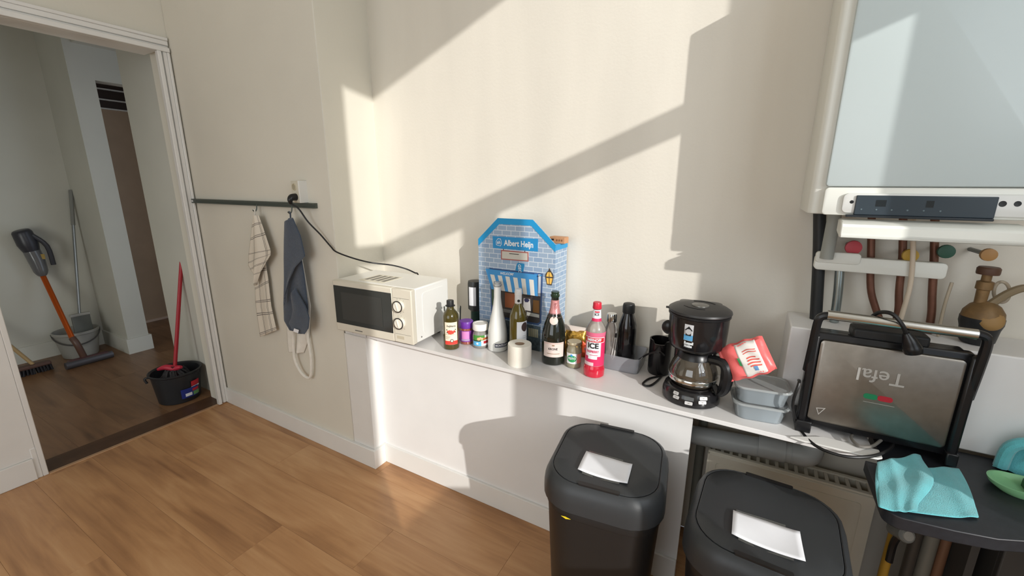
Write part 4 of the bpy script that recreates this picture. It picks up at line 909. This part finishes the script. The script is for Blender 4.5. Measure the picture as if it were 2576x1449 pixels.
pipe('coiled_hose', 'thin coiled clear hose hanging right of the drain trap', [onY(2520+20*math.cos(a/3), 735+26*math.sin(a/3), 1.62+.004*(a % 7)/7) for a in range(0, 30)], .004, thin('hose_clear', (200, 186, 164), .6, .2), 'hose', sm=2)
# ------------------------------------------------------------------ drain pipe and radiator under the ledge
M_pvc = mat('grey_pvc', (176, 180, 180), .4, noise=.06, nscale=8)
dp = thing('drain_pipe', 'thick grey plastic drain pipe with sleeve under the ledge', 'pipe', (.1, 1.58, .54))
pa, pb = onY(1700, 1085, 1.58), onY(2000, 1146, 1.58)
obj('pipe', MB().tube([(pa.x, 1.58, pa.z), (pb.x, 1.58, pb.z+.006)], .034, 18, 0), M_pvc, dp, world=True)
obj('sleeve', MB().tube([(pb.x-.11, 1.58, pb.z+.002), (pb.x-.03, 1.58, pb.z+.004)], .038, 18, 0), M_pvc, dp, world=True)
obj('elbow', MB().tube([(pb.x-.01, 1.58, pb.z+.006), (pb.x+.03, 1.58, pb.z+.01), (pb.x+.045, 1.60, pb.z+.035), (pb.x+.047, 1.62, pb.z+.09)], .036, 16, 5), M_pvc, dp, world=True)
rd = thing('radiator', 'cream panel radiator with a slotted top grille under the ledge', 'radiator', (.2, 1.55, .1))
M_rad = mat('radiator_cream', (228, 221, 204), .4, noise=.05, nscale=6)
rx0, rx1, rz = -.043, .438, .470
obj('front_panel', MB().box(rx0+.004, rx1, 1.545, 1.557, .10, rz), M_rad, rd, world=True, bevel=.004)
obj('rear_panel', MB().box(rx0+.004, rx1, 1.625, 1.637, .10, rz), M_rad, rd, world=True, bevel=.004)
obj('end_plate', MB().box(rx0, rx0+.006, 1.545, 1.637, .12, rz-.004), M_rad, rd, world=True)
obj('end_plate', MB().box(rx1-.004, rx1+.002, 1.545, 1.637, .12, rz-.004), M_rad, rd, world=True)
obj('grille_rail', MB().box(rx0, rx1, 1.550, 1.566, rz-.002, rz+.006), M_rad, rd, world=True, bevel=.002)
obj('grille_rail', MB().box(rx0, rx1, 1.618, 1.634, rz-.002, rz+.006), M_rad, rd, world=True, bevel=.002)
for i in range(17):
    x_ = rx0+.012+i*.0285; obj('grille_bar', MB().box(x_, x_+.010, 1.560, 1.624, rz-.003, rz+.003), M_rad, rd, world=True)
obj('panel_frame', vrbox(rx0+.03, rx1-.03, .14, rz-.03, 1.5425, 1.547, .012, .001), mat('radiator_inset', (222, 214, 196), .4), rd, world=True)
for x_ in (rx0+.08, rx1-.08): obj('bracket', MB().box(x_-.01, x_+.01, 1.637, YW, .25, .30), M_greymetal, rd, world=True)
obj('supply_pipe', MB().tube([(rx0+.03, 1.59, .11), (rx0+.03, 1.59, .0005)], .008, 8, 0), M_copper, rd, world=True)
obj('supply_pipe', MB().tube([(rx1-.03, 1.59, .11), (rx1-.03, 1.59, .0005)], .008, 8, 0), M_copper, rd, world=True)
pipe('grey_riser_pipe', 'grey vertical pipe on the wall behind panel edge', [(-.075, 1.66, .0005), (-.075, 1.66, .70)], .016, mat('riser_grey', (138, 138, 130), .5), sm=0)

# ------------------------------------------------------------------ black worktop and what stands there
M_wt = mat('worktop_black', (36, 37, 42), .42, noise=.2, nscale=80)
WX0, WY0 = .335, 1.105; WZ = ZL-.006
wt = thing('worktop', 'black kitchen worktop with rounded corner beside the white ledge', 'worktop', (.7, 1.3, WZ-.03))
arc = [(WX0+.03-.03*math.cos(t_*PI/12), WY0+.03-.03*math.sin(t_*PI/12)) for t_ in range(0, 7)]
obj('slab', fp([(XR-.001, WY0+.10), (.62, WY0+.07), (.52, WY0+.025), (.45, WY0+.01)] + arc[::-1] + [(WX0, YL-.014), (.376, YL-.014), (.376, YB-.0005), (XR-.001, YB-.0005)], WZ-.03, WZ), M_wt, wt, world=True, bevel=.002)
cabm = mat('cabinet_grey', (92, 88, 82), .6, noise=.1, nscale=10)  # even mid grey of the cabinet's back board
cb_ = thing('base_cabinet', 'dark grey base cabinet with pipes below the black worktop', 'cabinet', (.8, 1.4, 0))
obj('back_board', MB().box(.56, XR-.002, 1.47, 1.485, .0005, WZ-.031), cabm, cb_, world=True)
obj('side_board', MB().box(.56, .575, 1.30, 1.47, .0005, WZ-.031), mat('cabinet_dark', (60, 57, 54), .6), cb_, world=True)
obj('door', MB().box(.60, XR-.002, 1.27, 1.288, .09, WZ-.05), mat('cabinet_dark', (60, 57, 54), .6), cb_, world=True, bevel=.003)
obj('carcass_side', MB().box(.60, .616, 1.288, 1.47, .0005, WZ-.031), mat('cabinet_dark', (60, 57, 54), .6), cb_, world=True)
tv = thing('radiator_valve', 'grey ribbed radiator valve head below the turquoise cloth', 'valve', tuple(onY(2268, 1340, 1.33)))
vm = Matrix.Rotation(math.radians(65), 4, 'X') @ Matrix.Rotation(math.radians(20), 4, 'Y')
obj('head', MB().lathe([(.017, -.03), (.018, .0), (.020, .004), (.020, .018), (.017, .022), (0, .022)], 18).xf(vm), mat('valve_grey', (112, 112, 108), .4), tv)
obj('cap', MB().lathe([(.013, .022), (.012, .025), (0, .0255)], 16).xf(vm), mat('valve_cap', (150, 146, 138), .4), tv)
obj('stem', MB().tube([(0, .01, -.012), (.0, .03, -.06), (0, .03, -.12)], .009, 8, 4), M_black, tv)
for i, (px_, c_, nm, lb_) in enumerate(((2232, (168, 128, 44), 'yellow_gas_pipe', 'yellow gas pipe below the worktop corner'), (2290, (62, 56, 50), 'dark_hose', 'dark ribbed hose under the worktop beside yellow pipe'), (2330, (112, 108, 98), 'grey_drain_hose', 'grey drain hose hanging under the worktop'), (2368, (118, 84, 62), 'brown_pipe', 'brown copper pipe far under the black worktop'))):
    q = onY(px_, 1400, 1.38); pipe(nm, lb_, [(q.x, 1.38, .0005), (q.x, 1.38, .35), (q.x+.003, 1.385, WZ-.04)], (.011, .013, .016, .011)[i], mat(nm, c_, .5, bump=.3, bscale=40), 'hose' if 'hose' in nm else 'pipe')
# turquoise cloth
M_turq = mat('microfibre_turquoise', (98, 188, 196), .9, sheen=.4, noise=.12, nscale=30, bump=.5, bscale=500)
tc_ = thing('turquoise_cloth', 'turquoise microfibre cloth spread over the worktop corner', 'cloth', (.42, 1.2, WZ))
CQ = [onZ(*q_, WZ+.006) for q_ in ((2206, 1166), (2414, 1178), (2464, 1302), (2210, 1272))]
def cl(u, v):
    p2 = CQ[0].lerp(CQ[1], v).lerp(CQ[3].lerp(CQ[2], v), u)
    x = p2.x+.005*math.sin(PI*u)*(2*v-1); y = p2.y-.010*math.sin(PI*v)*u+.004*math.sin(9*v)*(1-u)
    return (x, y, WZ+.0035+.004*math.exp(-((v-.8-.1*u)/.08)**2)+.003*abs(math.sin(4*v+3*u)))
obj('cloth', MB().grid(cl, 24, 34), M_turq, tc_, world=True, solid=.003, sub=1)
FQ = [onZ(*q_, WZ+.012) for q_ in ((2206, 1158), (2318, 1142), (2310, 1286), (2212, 1272))]
def cf_(u, v):
    p2 = FQ[0].lerp(FQ[1], v).lerp(FQ[3].lerp(FQ[2], v), u)
    return (p2.x+.026*math.sin(PI*min(1, u*1.1))**1.5*v**2, p2.y-.006*math.sin(PI*v)*u, WZ+.0085+.010*math.exp(-((v-.82)/.16)**2)*(1-.45*u)+.004*math.exp(-((v-.3-.2*u)/.1)**2)+.002*math.sin(9*u+4*v))
obj('cloth_fold', MB().grid(cf_, 24, 18), M_turq, tc_, world=True, solid=.003, sub=1)
t2 = thing('crumpled_turquoise_cloth', 'crumpled turquoise cloth heaped on the worktop behind the green sponge', 'cloth', (.70, 1.44, WZ))
def heap(u, v):
    a = 2*PI*v; r_ = .085*u
    return (.715+r_*math.cos(a)*(1.1+.12*math.sin(3*a)), 1.448+.040*u*math.sin(a)*(1+.1*math.sin(4*a+1)), WZ+.004+.115*(1-u**1.9)*(1+.25*math.sin(5*a)*u)+.006*math.sin(4*a+6*u))
obj('cloth', MB().grid(heap, 12, 30), M_turq, t2, world=True, sub=1)
obj('loop_fold', MB().tube([(.622, 1.43, WZ+.016), (.626, 1.425, WZ+.075), (.655, 1.42, WZ+.098), (.69, 1.42, WZ+.08)], .014, 10, 5), M_turq, t2, world=True)
gs = thing('green_sponge_tray', 'pale green oval soap dish on the black worktop', 'dish', (.672, 1.352, WZ+.0004))
obj('dish', MB().loft([[(x*k, y*k, z) for x, y in rrect(.20, .085, .042, 8)] for k, z in ((.8, 0), (.96, .012), (1, .022), (.95, .022), (.85, .012), (.7, .008))]), mat('pale_green', (134, 190, 140), .45), gs)
obj('sponge', MB().rbox(.11, .05, .0095, .026, .01).xf(Matrix.Translation((.02, 0, 0))), mat('dark_green_pad', (58, 96, 66), .9, bump=.5, bscale=300), gs)

# ------------------------------------------------------------------ waste bins
M_bin = mat('bin_charcoal', (50, 52, 54), .42, bump=.06, bscale=500)
M_binl = mat('bin_body_black', (32, 31, 31), .38)
def bin_(x, y, rot, zt, label, paper, notch_yellow):
    t = thing('waste_bin', label, 'bin', (x, y, 0), math.radians(rot))
    w_, d_, r_ = .352, .372, .105
    lp = lambda k, z, i=0: [(px_, py_, z) for px_, py_ in rrect(w_*k-2*i, d_*k-2*i, r_*k, 7)]
    obj('body', MB().loft([lp(.78, .0005), lp(.80, .01), lp(.935, zt-.115), lp(.95, zt-.112), lp(.955, zt-.095), lp(.945, zt-.09), lp(.945, zt-.05)]), M_binl, t)
    ld_ = obj('lid_rim', MB().loft([lp(.985, zt-.085), lp(1.0, zt-.083), lp(1.0, zt-.055), lp(.985, zt-.03), lp(.93, zt-.006), lp(.885, zt-.0005), lp(.872, zt-.0015), lp(.868, zt-.006)]), M_bin, t)
    obj('flap', MB().loft([lp(.862, zt-.008), lp(.862, zt-.001), lp(.85, zt+.0008), lp(.6, zt+.003), lp(.2, zt+.004)]), M_bin, t)
    obj('front_tab', MB().rbox(.115, .012, zt-.006, zt+.004, .004).xf(Matrix.Translation((0, -d_*.43, 0))), M_binl, t)
    obj('rear_tab', MB().rbox(.115, .012, zt-.006, zt+.005, .004).xf(Matrix.Translation((0, d_*.43, 0))), M_binl, t)
    q = [onZ(a, b2, zt+.005) for a, b2 in paper]
    Ri = Matrix.Rotation(-math.radians(rot), 4, 'Z')
    q = [Ri @ (p2-Vector((x, y, 0))) for p2 in q]
    def pf(u, v):
        p2 = q[0].lerp(q[1], v).lerp(q[3].lerp(q[2], v), u); return (p2.x, p2.y, zt+.0055+.002*math.sin(4*v+3*u)+.0035*(abs(v-.5)*2)**3)
    sh = obj('paper_label', MB().grid(pf, 8, 12), M_paper, t, solid=.0004)
    def tp_(u0, u1, v0, v1): return MB().grid(lambda u, v: (lambda p3: (p3[0], p3[1], p3[2]-.0012))(pf(u0+(u1-u0)*u, v0+(v1-v0)*v)), 3, 6)
    obj('tape', tp_(-.10, .1, .05, .8), thin('clear_tape', (140, 140, 136), .35, .15), sh)
    obj('tape', tp_(.9, 1.08, .1, .85), thin('clear_tape', (140, 140, 136), .35, .15), sh)
    return t
b1_ = bin_(-.303, 1.155, 7, .605, 'charcoal waste bin with paper label standing beside the white panel', [(1475, 1137), (1591, 1169), (1578, 1220), (1453, 1183)], True)
b2_ = bin_(.118, 1.104, -3, .605, 'charcoal waste bin with paper label standing before the radiator', [(1844, 1286), (2012, 1339), (2026, 1417), (1840, 1346)], False)
yp = onY(1450, 1264, .967)
obj('yellow_sticker', MB().loft([[(-.096, -.187+o_, .507), (-.082, -.187+o_, .501), (-.068, -.187+o_, .504), (-.084, -.187+o_, .508)] for o_ in (0, -.001)]), mat('sticker_yellow', (226, 200, 40), .5), b1_, smooth=False)

# ------------------------------------------------------------------ hook rail, towels, socket
YR = YT
rl = thing('hook_rail', 'dark grey metal rail fixed along the wall with two small hooks', 'rail', (-2.36, YR, 1.33))
ra, rb_ = onY(479, 502, YR-.012), onY(793, 518, YR-.012)
M_rail = mat('rail_grey', (92, 98, 92), .4, metal=.5)
obj('rail_bar', MB().box(ra.x, rb_.x, YR-.012, YR+.004, rb_.z-.012, rb_.z+.012).box(ra.x, rb_.x, YR-.02, YR-.012, rb_.z-.012, rb_.z-.006).box(ra.x, rb_.x, YR-.02, YR-.012, rb_.z+.006, rb_.z+.012), M_rail, rl, world=True, smooth=False)
hk = []
for px_ in (645, 733):
    q = onY(px_, 518, YR-.02); hk.append(q)
    obj('hook', MB().tube([(q.x, YR-.018, rb_.z-.005), (q.x, YR-.022, rb_.z-.03), (q.x, YR-.032, rb_.z-.040), (q.x, YR-.042, rb_.z-.032)], .003, 8, 4), M_rail, rl, world=True)
def drape(rows, y, amp, folds, nu=36, nv=22, seed=0, lean=0):
    P = [(onY(a, b2, y), onY(c2, d2, y)) for a, b2, c2, d2 in rows]; n = len(P)-1
    def f(u, v):
        t_ = u*n; i = min(int(t_), n-1); s2 = t_-i
        s2 = s2*s2*(3-2*s2)*.5+s2*.5
        a = P[i][0].lerp(P[i+1][0], s2); c2 = P[i][1].lerp(P[i+1][1], s2); p2 = a.lerp(c2, v)
        g2 = (.35+.65*u); yy = y-amp*g2*(.5+.5*math.sin(folds*PI*v+seed+1.5*u))-amp*.6*math.sin(PI*v)
        return (p2.x, yy, p2.z)
    return MB().grid(f, nu, nv)
def check_mat():
    m = bpy.data.materials.new('checked_cotton'); m.use_nodes = True; nt = m.node_tree; b = nt.nodes['Principled BSDF']; b.inputs['Roughness'].default_value = .9
    uv = nt.nodes.new('ShaderNodeUVMap'); sp = nt.nodes.new('ShaderNodeSeparateXYZ'); nt.links.new(uv.outputs[0], sp.inputs[0])
    def lines(sock, n, w_, ph):
        a = nt.nodes.new('ShaderNodeMath'); a.operation = 'MULTIPLY_ADD'; a.inputs[1].default_value = n; a.inputs[2].default_value = ph; nt.links.new(sock, a.inputs[0])
        fr = nt.nodes.new('ShaderNodeMath'); fr.operation = 'FRACT'; nt.links.new(a.outputs[0], fr.inputs[0])
        c2 = nt.nodes.new('ShaderNodeMath'); c2.operation = 'LESS_THAN'; c2.inputs[1].default_value = w_; nt.links.new(fr.outputs[0], c2.inputs[0]); return c2
    l = [lines(sp.outputs['Y'], 7, .04, .3), lines(sp.outputs['Y'], 7, .04, .2), lines(sp.outputs['X'], 2, .035, .3), lines(sp.outputs['X'], 2, .035, .4)]
    s2 = l[0]
    for k in l[1:]:
        mm = nt.nodes.new('ShaderNodeMath'); mm.operation = 'MAXIMUM'; nt.links.new(s2.outputs[0], mm.inputs[0]); nt.links.new(k.outputs[0], mm.inputs[1]); s2 = mm
    mx = nt.nodes.new('ShaderNodeMix'); mx.data_type = 'RGBA'; mx.inputs[6].default_value = srgb(220, 211, 196); mx.inputs[7].default_value = srgb(112, 106, 100)
    nt.links.new(s2.outputs[0], mx.inputs[0]); nt.links.new(mx.outputs[2], b.inputs['Base Color']); return m
M_chk = check_mat()
t1 = thing('checked_towel', 'cream tea towel with thin dark check lines hanging from the rail', 'towel', (hk[0].x, YR, .58))
obj('long_layer', drape([(640, 545, 650, 545), (643, 620, 668, 640), (645, 720, 678, 700), (648, 770, 686, 770), (659, 846, 699, 830)], YR-.012, .014, 2.2, seed=1), M_chk, t1, world=True, solid=.002)
obj('folded_layer', drape([(639, 541, 651, 541), (634, 590, 664, 575), (628, 640, 683, 630), (627, 668, 684, 641), (640, 690, 662, 680), (648, 716, 650, 716)], YR-.034, .016, 3.2, seed=2.2), M_chk, t1, world=True, solid=.002)
obj('loop', MB().tube([(hk[0].x, YR-.036, rb_.z-.030), onY(641, 530, YR-.036), onY(642, 545, YR-.03)], .0035, 6, 4), mat('loop_white', (226, 222, 214), .8), t1, world=True)
M_tow = mat('blue_terry', (54, 68, 86), .95, sheen=.5, noise=.15, nscale=60, bump=.6, bscale=400)
t2_ = thing('blue_towel', 'dark slate blue towel hanging from the rail below the socket', 'towel', (hk[1].x, YR, .65))
obj('back_layer', drape([(726, 549, 738, 547), (718, 600, 752, 600), (717, 680, 768, 690), (716, 760, 778, 770), (718, 805, 778, 815), (733, 830, 766, 840)], YR-.040, .012, 2.4, seed=.4), M_tow, t2_, world=True, solid=.005, sub=1)
obj('front_fold', drape([(717, 556, 737, 548), (716, 600, 757, 592), (716, 648, 770, 644), (717, 690, 745, 672), (718, 730, 731, 706), (717, 770, 722, 745)], YR-.064, .012, 1.6, seed=1.4), M_tow, t2_, world=True, solid=.005, sub=1)
obj('bottom_fold', drape([(732, 742, 742, 724), (738, 780, 768, 770), (735, 800, 779, 800), (729, 812, 777, 826), (738, 828, 768, 840)], YR-.066, .010, 1.4, seed=.9), M_tow, t2_, world=True, solid=.005, sub=1)
obj('loop', MB().tube([(hk[1].x, YR-.036, rb_.z-.030), onY(730, 536, YR-.044), onY(731, 552, YR-.04)], .0035, 6, 4), M_tow, t2_, world=True)
obj('care_tag', poly_px([(740, 826), (752, 830), (750, 838), (738, 834)], YR-.082, .0006), M_paper, t2_, world=True)
t3 = thing('cotton_bag', 'white cotton bag with a long strap hanging behind the blue towel', 'bag', (hk[1].x, YR, .41))
M_cot = mat('white_cotton', (234, 229, 219), .9, noise=.06, nscale=40)
obj('bag_body', drape([(735, 560, 745, 560), (726, 700, 768, 690), (722, 800, 782, 770), (726, 850, 778, 850), (730, 885, 764, 888)], YR-.004, .010, 3.0, seed=.2), M_cot, t3, world=True, solid=.002)
obj('strap', MB().tube([onY(738, 820, YR-.03), onY(738, 860, YR-.03), onY(742, 905, YR-.028), onY(760, 940, YR-.024), onY(780, 949, YR-.022), onY(783, 905, YR-.022), onY(775, 850, YR-.022), onY(772, 800, YR-.02)], .0075, 8, 6), M_cot, t3, world=True)
# socket
sk_ = thing('wall_socket', 'white surface mounted power socket block above the rail end', 'socket', (-1.90, YR, 1.39))
s0, s1 = onY(735, 455, YR-.03), onY(757, 505, YR-.03)
obj('housing', MB().box(s0.x, s1.x+.004, YR-.04, YR+.003, rb_.z+.0125, s0.z), mat('socket_cream', (206, 200, 182), .45), sk_, world=True, bevel=.004)
obj('side_cover', MB().box(s1.x+.004, s1.x+.012, YR-.041, YR+.003, rb_.z+.0125, s0.z+.001), mat('socket_white', (226, 224, 218), .4), sk_, world=True, bevel=.002)
zc1 = s0.z-.028
obj('outlet', MB().lathe([(.017, 0), (.016, .002), (.013, .003), (.012, -.008), (0, -.009)], 20).xf(Matrix.Translation(((s0.x+s1.x)/2, YR-.040, zc1)) @ Matrix.Rotation(PI/2, 4, 'X')), mat('outlet_ivory', (196, 186, 160), .4), sk_, world=True)
zc2 = rb_.z+.040
cx_ = (s0.x+s1.x)/2+.004
pg = thing('microwave_power_cord', 'black cord with plug running from wall socket to the microwave', 'cord', (cx_, YR-.05, zc2))
obj('plug', MB().tube([(cx_, YR-.041, zc2), (cx_+.001, YR-.062, zc2-.002), (cx_+.002, YR-.072, zc2-.014), (cx_+.002, YR-.070, zc2-.032)], .014, 12, 4, radii=[.017, .016, .012, .006]), M_black, pg, world=True)
mc = [Vector((cx_+.002, YR-.070, zc2-.030)), onY(751, 525, YR-.055), onY(775, 558, YR-.035), onY(806, 590, YR-.020), onY(832, 620, YR-.012), onY(847, 634, YR-.012), onY(890, 650, YR+.03), onY(935, 661, YR+.11), onY(985, 667, YR+.17), onY(1020, 676, YR+.21), onY(1043, 686, YR+.255), onY(1052, 692, YR+.285), Vector((onY(1052, 692, YR+.285).x+.004, YR+.30, ZL+.16))]
obj('cable', MB().tube(mc, .0038, 8, 6), M_cord, pg, world=True)

# ------------------------------------------------------------------ hall things
# black bucket with red mop
X, Y = -3.262, 1.193
bk_ = thing('black_bucket', 'black bucket with a blue and red sticker just beyond the threshold', 'bucket', (X, Y, .0005), facing(X, Y))
M_bk = mat('bucket_black', (38, 39, 42), .4)
obj('pail', MB().lathe([(.112, 0), (.116, .004), (.136, .19), (.146, .197), (.147, .206), (.140, .209), (.132, .20), (.112, .012), (0, .011)], 40), M_bk, bk_)
obj('spout', MB().tube([(-.138, -.03, .198), (-.158, -.035, .196), (-.150, -.04, .165)], .007, 8, 4), M_bk, bk_)
sl = obj('sticker', MB().patch(.1275, .05, .85, .035, .10, 12, r1=.1335), mat('sticker_blue', (40, 52, 128), .45), bk_)
obj('red_patch', MB().patch(.1330, .52, .95, .105, .140, 8, r1=.1370), mat('sticker_red', (196, 40, 52), .45), sl)
obj('white_strip', MB().patch(.1320, .52, .95, .094, .103, 8, r1=.1328), M_paper, sl)
obj('barcode', MB().patch(.1288, .22, .52, .045, .066, 6, r1=.1305), M_paper, sl)
obj('green_patch', MB().patch(.1290, .58, .9, .040, .066, 6, r1=.1312), mat('sticker_green', (110, 160, 100), .5), sl)
obj('red_oval', MB().patch(.1312, .55, .88, .070, .090, 6, r1=.1325), MATS['sticker_red'], sl)
mp = thing('red_mop', 'red handled mop standing in the black bucket', 'mop', (X+.005, Y-.005, .014))
top = onX(461, 588, -3.30)
M_redm = mat('mop_red', (168, 34, 46), .4)
hb_ = Vector((X-.005, Y+.0, .20))
obj('handle', MB().tube([hb_, Vector((top.x, top.y, top.z))], .0115, 12, 0), M_redm, mp, world=True)
obj('head_clamp', MB().tube([(X-.10, Y-.055, .205), (X-.05, Y-.03, .222), (X-.01, Y, .212), (X+.045, Y+.02, .226)], .016, 10, 5, radii=[.010, .018, .022, .010]), mat('mop_pink', (190, 44, 66), .45), mp, world=True)
obj('socket', MB().tube([hb_-Vector((0, 0, .035)), hb_+Vector((0, 0, .03))], .017, 12, 0), mat('mop_dark_red', (92, 30, 34), .5), mp, world=True)
str_ = MB(); rnd = random.Random(4)
for i in range(46):
    a = rnd.uniform(0, 2*PI); r0_ = rnd.uniform(.01, .06); r1_ = rnd.uniform(.03, .085)
    q = MB().tube([(X-.02+.9*r0_*math.cos(a), Y+r0_*math.sin(a), .205), (X-.01+1.1*r1_*math.cos(a), Y+1.1*r1_*math.sin(a), .15), (X+r1_*math.cos(a), Y+r1_*math.sin(a), .035+rnd.uniform(0, .04))], .006, 5, 2); str_.add(q.v, q.f)
so = obj('mop_strings', str_, mat('strings_grey', (60, 58, 60), .9), mp, world=True); so['kind'] = 'stuff'
# grey bucket with flat mop
X, Y = -4.845, 1.150
gb = thing('grey_bucket', 'light grey bucket with a dark bail handle against the hall wall', 'bucket', (X, Y, .0005), facing(X, Y))
M_gb = mat('bucket_grey', (150, 148, 142), .45)
obj('pail', MB().lathe([(.105, 0), (.11, .005), (.138, .20), (.146, .205), (.146, .222), (.139, .225), (.133, .21), (.105, .012), (0, .011)], 36), M_gb, gb)
obj('bail', MB().tube([(.144*math.cos(a), .144*math.sin(a)-.012, .215-.085*math.sin(-a)) for a in [-PI*i/10 for i in range(11)]], .005, 8, 3), mat('bail_dark', (70, 68, 66), .5), gb)
fm = thing('flat_mop', 'grey flat mop with a metal pole standing in the grey bucket', 'mop', (X+.0, Y, .014))
fb, ft = onX(200, 790, X+.01), onX(178, 478, XH+.03)
obj('pole', MB().tube([fb, fb.lerp(ft, .72)], .010, 10, 0), mat('pole_steel', (150, 154, 156), .3, metal=.7), fm, world=True)
obj('grip', MB().tube([fb.lerp(ft, .72), ft], .0135, 10, 0), mat('grip_grey', (128, 128, 124), .6), fm, world=True)
obj('head', MB().box(fb.x-.012, fb.x+.012, fb.y-.055, fb.y+.060, fb.z-.33, fb.z-.01), mat('mop_sponge', (104, 106, 102), .8), fm, world=True, bevel=.005)
obj('head_top', MB().box(fb.x-.016, fb.x+.016, fb.y-.062, fb.y+.066, fb.z-.014, fb.z+.008), mat('head_grey', (168, 166, 160), .5), fm, world=True, bevel=.004)
# stick vacuum
vh0, vh1 = onZ(165, 922, .03), onZ(283, 890, .03)
vc = thing('stick_vacuum', 'cordless stick vacuum with orange tube leaning on the hall wall', 'vacuum cleaner', ((vh0.x+vh1.x)/2, (vh0.y+vh1.y)/2, .0005))
M_vg = mat('vacuum_grey', (84, 82, 86), .35, metal=.3)
hm = (vh0+vh1)/2; tb = onX(190, 868, hm.x-.03); tt = onX(108, 694, XH+.10)
obj('floor_head', MB().tube([vh0, vh0.lerp(vh1, .5), vh1], .028, 14, 2), M_vg, vc, world=True)
obj('head_cover', MB().box(vh0.x-.05, vh0.x+.005, vh0.y+.02, vh1.y-.02, .012, .062), mat('vacuum_dark_red', (84, 56, 58), .4), vc, world=True, bevel=.012)
obj('neck', MB().tube([Vector((vh0.x-.04, hm.y-.02, .045)), tb+Vector((0, .01, .0)), tb.lerp(tt, .1)], .022, 12, 4), mat('vacuum_brown', (92, 66, 56), .4), vc, world=True)
obj('tube', MB().tube([tb.lerp(tt, .06), tt], .0175, 14, 0), mat('orange_tube', (206, 96, 38), .28, metal=.75), vc, world=True)
v1_, v2_ = onX(92, 655, XH+.09), onX(55, 585, XH+.085)
bd = obj('bin', MB().tube([tt, tt.lerp(v1_, .3), v1_, v1_.lerp(v2_, .35)], .04, 16, 3, radii=[.022, .042, .050, .050]), mat('bin_smoke', (96, 96, 98), .2, coat=.4), vc, world=True)
obj('motor', MB().tube([v1_.lerp(v2_, .3), v1_.lerp(v2_, .6), v2_, v2_+Vector((0, -.004, .02))], .05, 16, 3, radii=[.045, .062, .058, .040]), mat('motor_dark', (52, 52, 58), .35), vc, world=True)
obj('handle', MB().tube([v1_.lerp(v2_, .9)+Vector((.03, .04, 0)), v1_.lerp(v2_, .5)+Vector((.05, .085, 0)), v1_.lerp(v2_, -.1)+Vector((.04, .075, -.02))], .016, 10, 4), mat('motor_dark', (52, 52, 58), .35), vc, world=True)
obj('badge', MB().box(-.012, .012, -.001, .001, -.02, .02).xf(Matrix.Translation(v1_+Vector((.045, .03, .03))) @ Matrix.Rotation(.9, 4, 'Z')), mat('badge_yellow', (156, 128, 60), .5), bd, world=True)
# hand broom at the wall end
q0, q1 = onZ(58, 940, .02), onZ(105, 918, .02)
hb2 = thing('hand_broom', 'wooden handled broom with dark bristles on the hall floor', 'broom', ((q0.x+q1.x)/2, (q0.y+q1.y)/2, .0005))
obj('head', MB().box(q0.x-.03, q0.x+.03, q0.y-.06, q1.y+.03, .045, .075), mat('broom_brown', (90, 66, 58), .5), hb2, world=True, bevel=.01)
bs_ = MB()
for i in range(12):
    for j in range(3):
        xx = q0.x-.022+j*.022; yy = q0.y-.05+i*(q1.y-q0.y+.07)/11
        r2 = MB().tube([(xx, yy, .05), (xx+rnd.uniform(-.008, .008), yy+rnd.uniform(-.008, .008), .002)], .007, 5, 0); bs_.add(r2.v, r2.f)
so = obj('bristles', bs_, mat('bristle_dark', (44, 42, 46), .9), hb2, world=True); so['kind'] = 'stuff'
obj('handle', MB().tube([(q0.x, (q0.y+q1.y)/2, .07), (q0.x-.20, q0.y-.06, .36), (XH+.035, q0.y-.10, .52)], .012, 10, 3), mat('broom_wood', (168, 140, 98), .6), hb2, world=True)
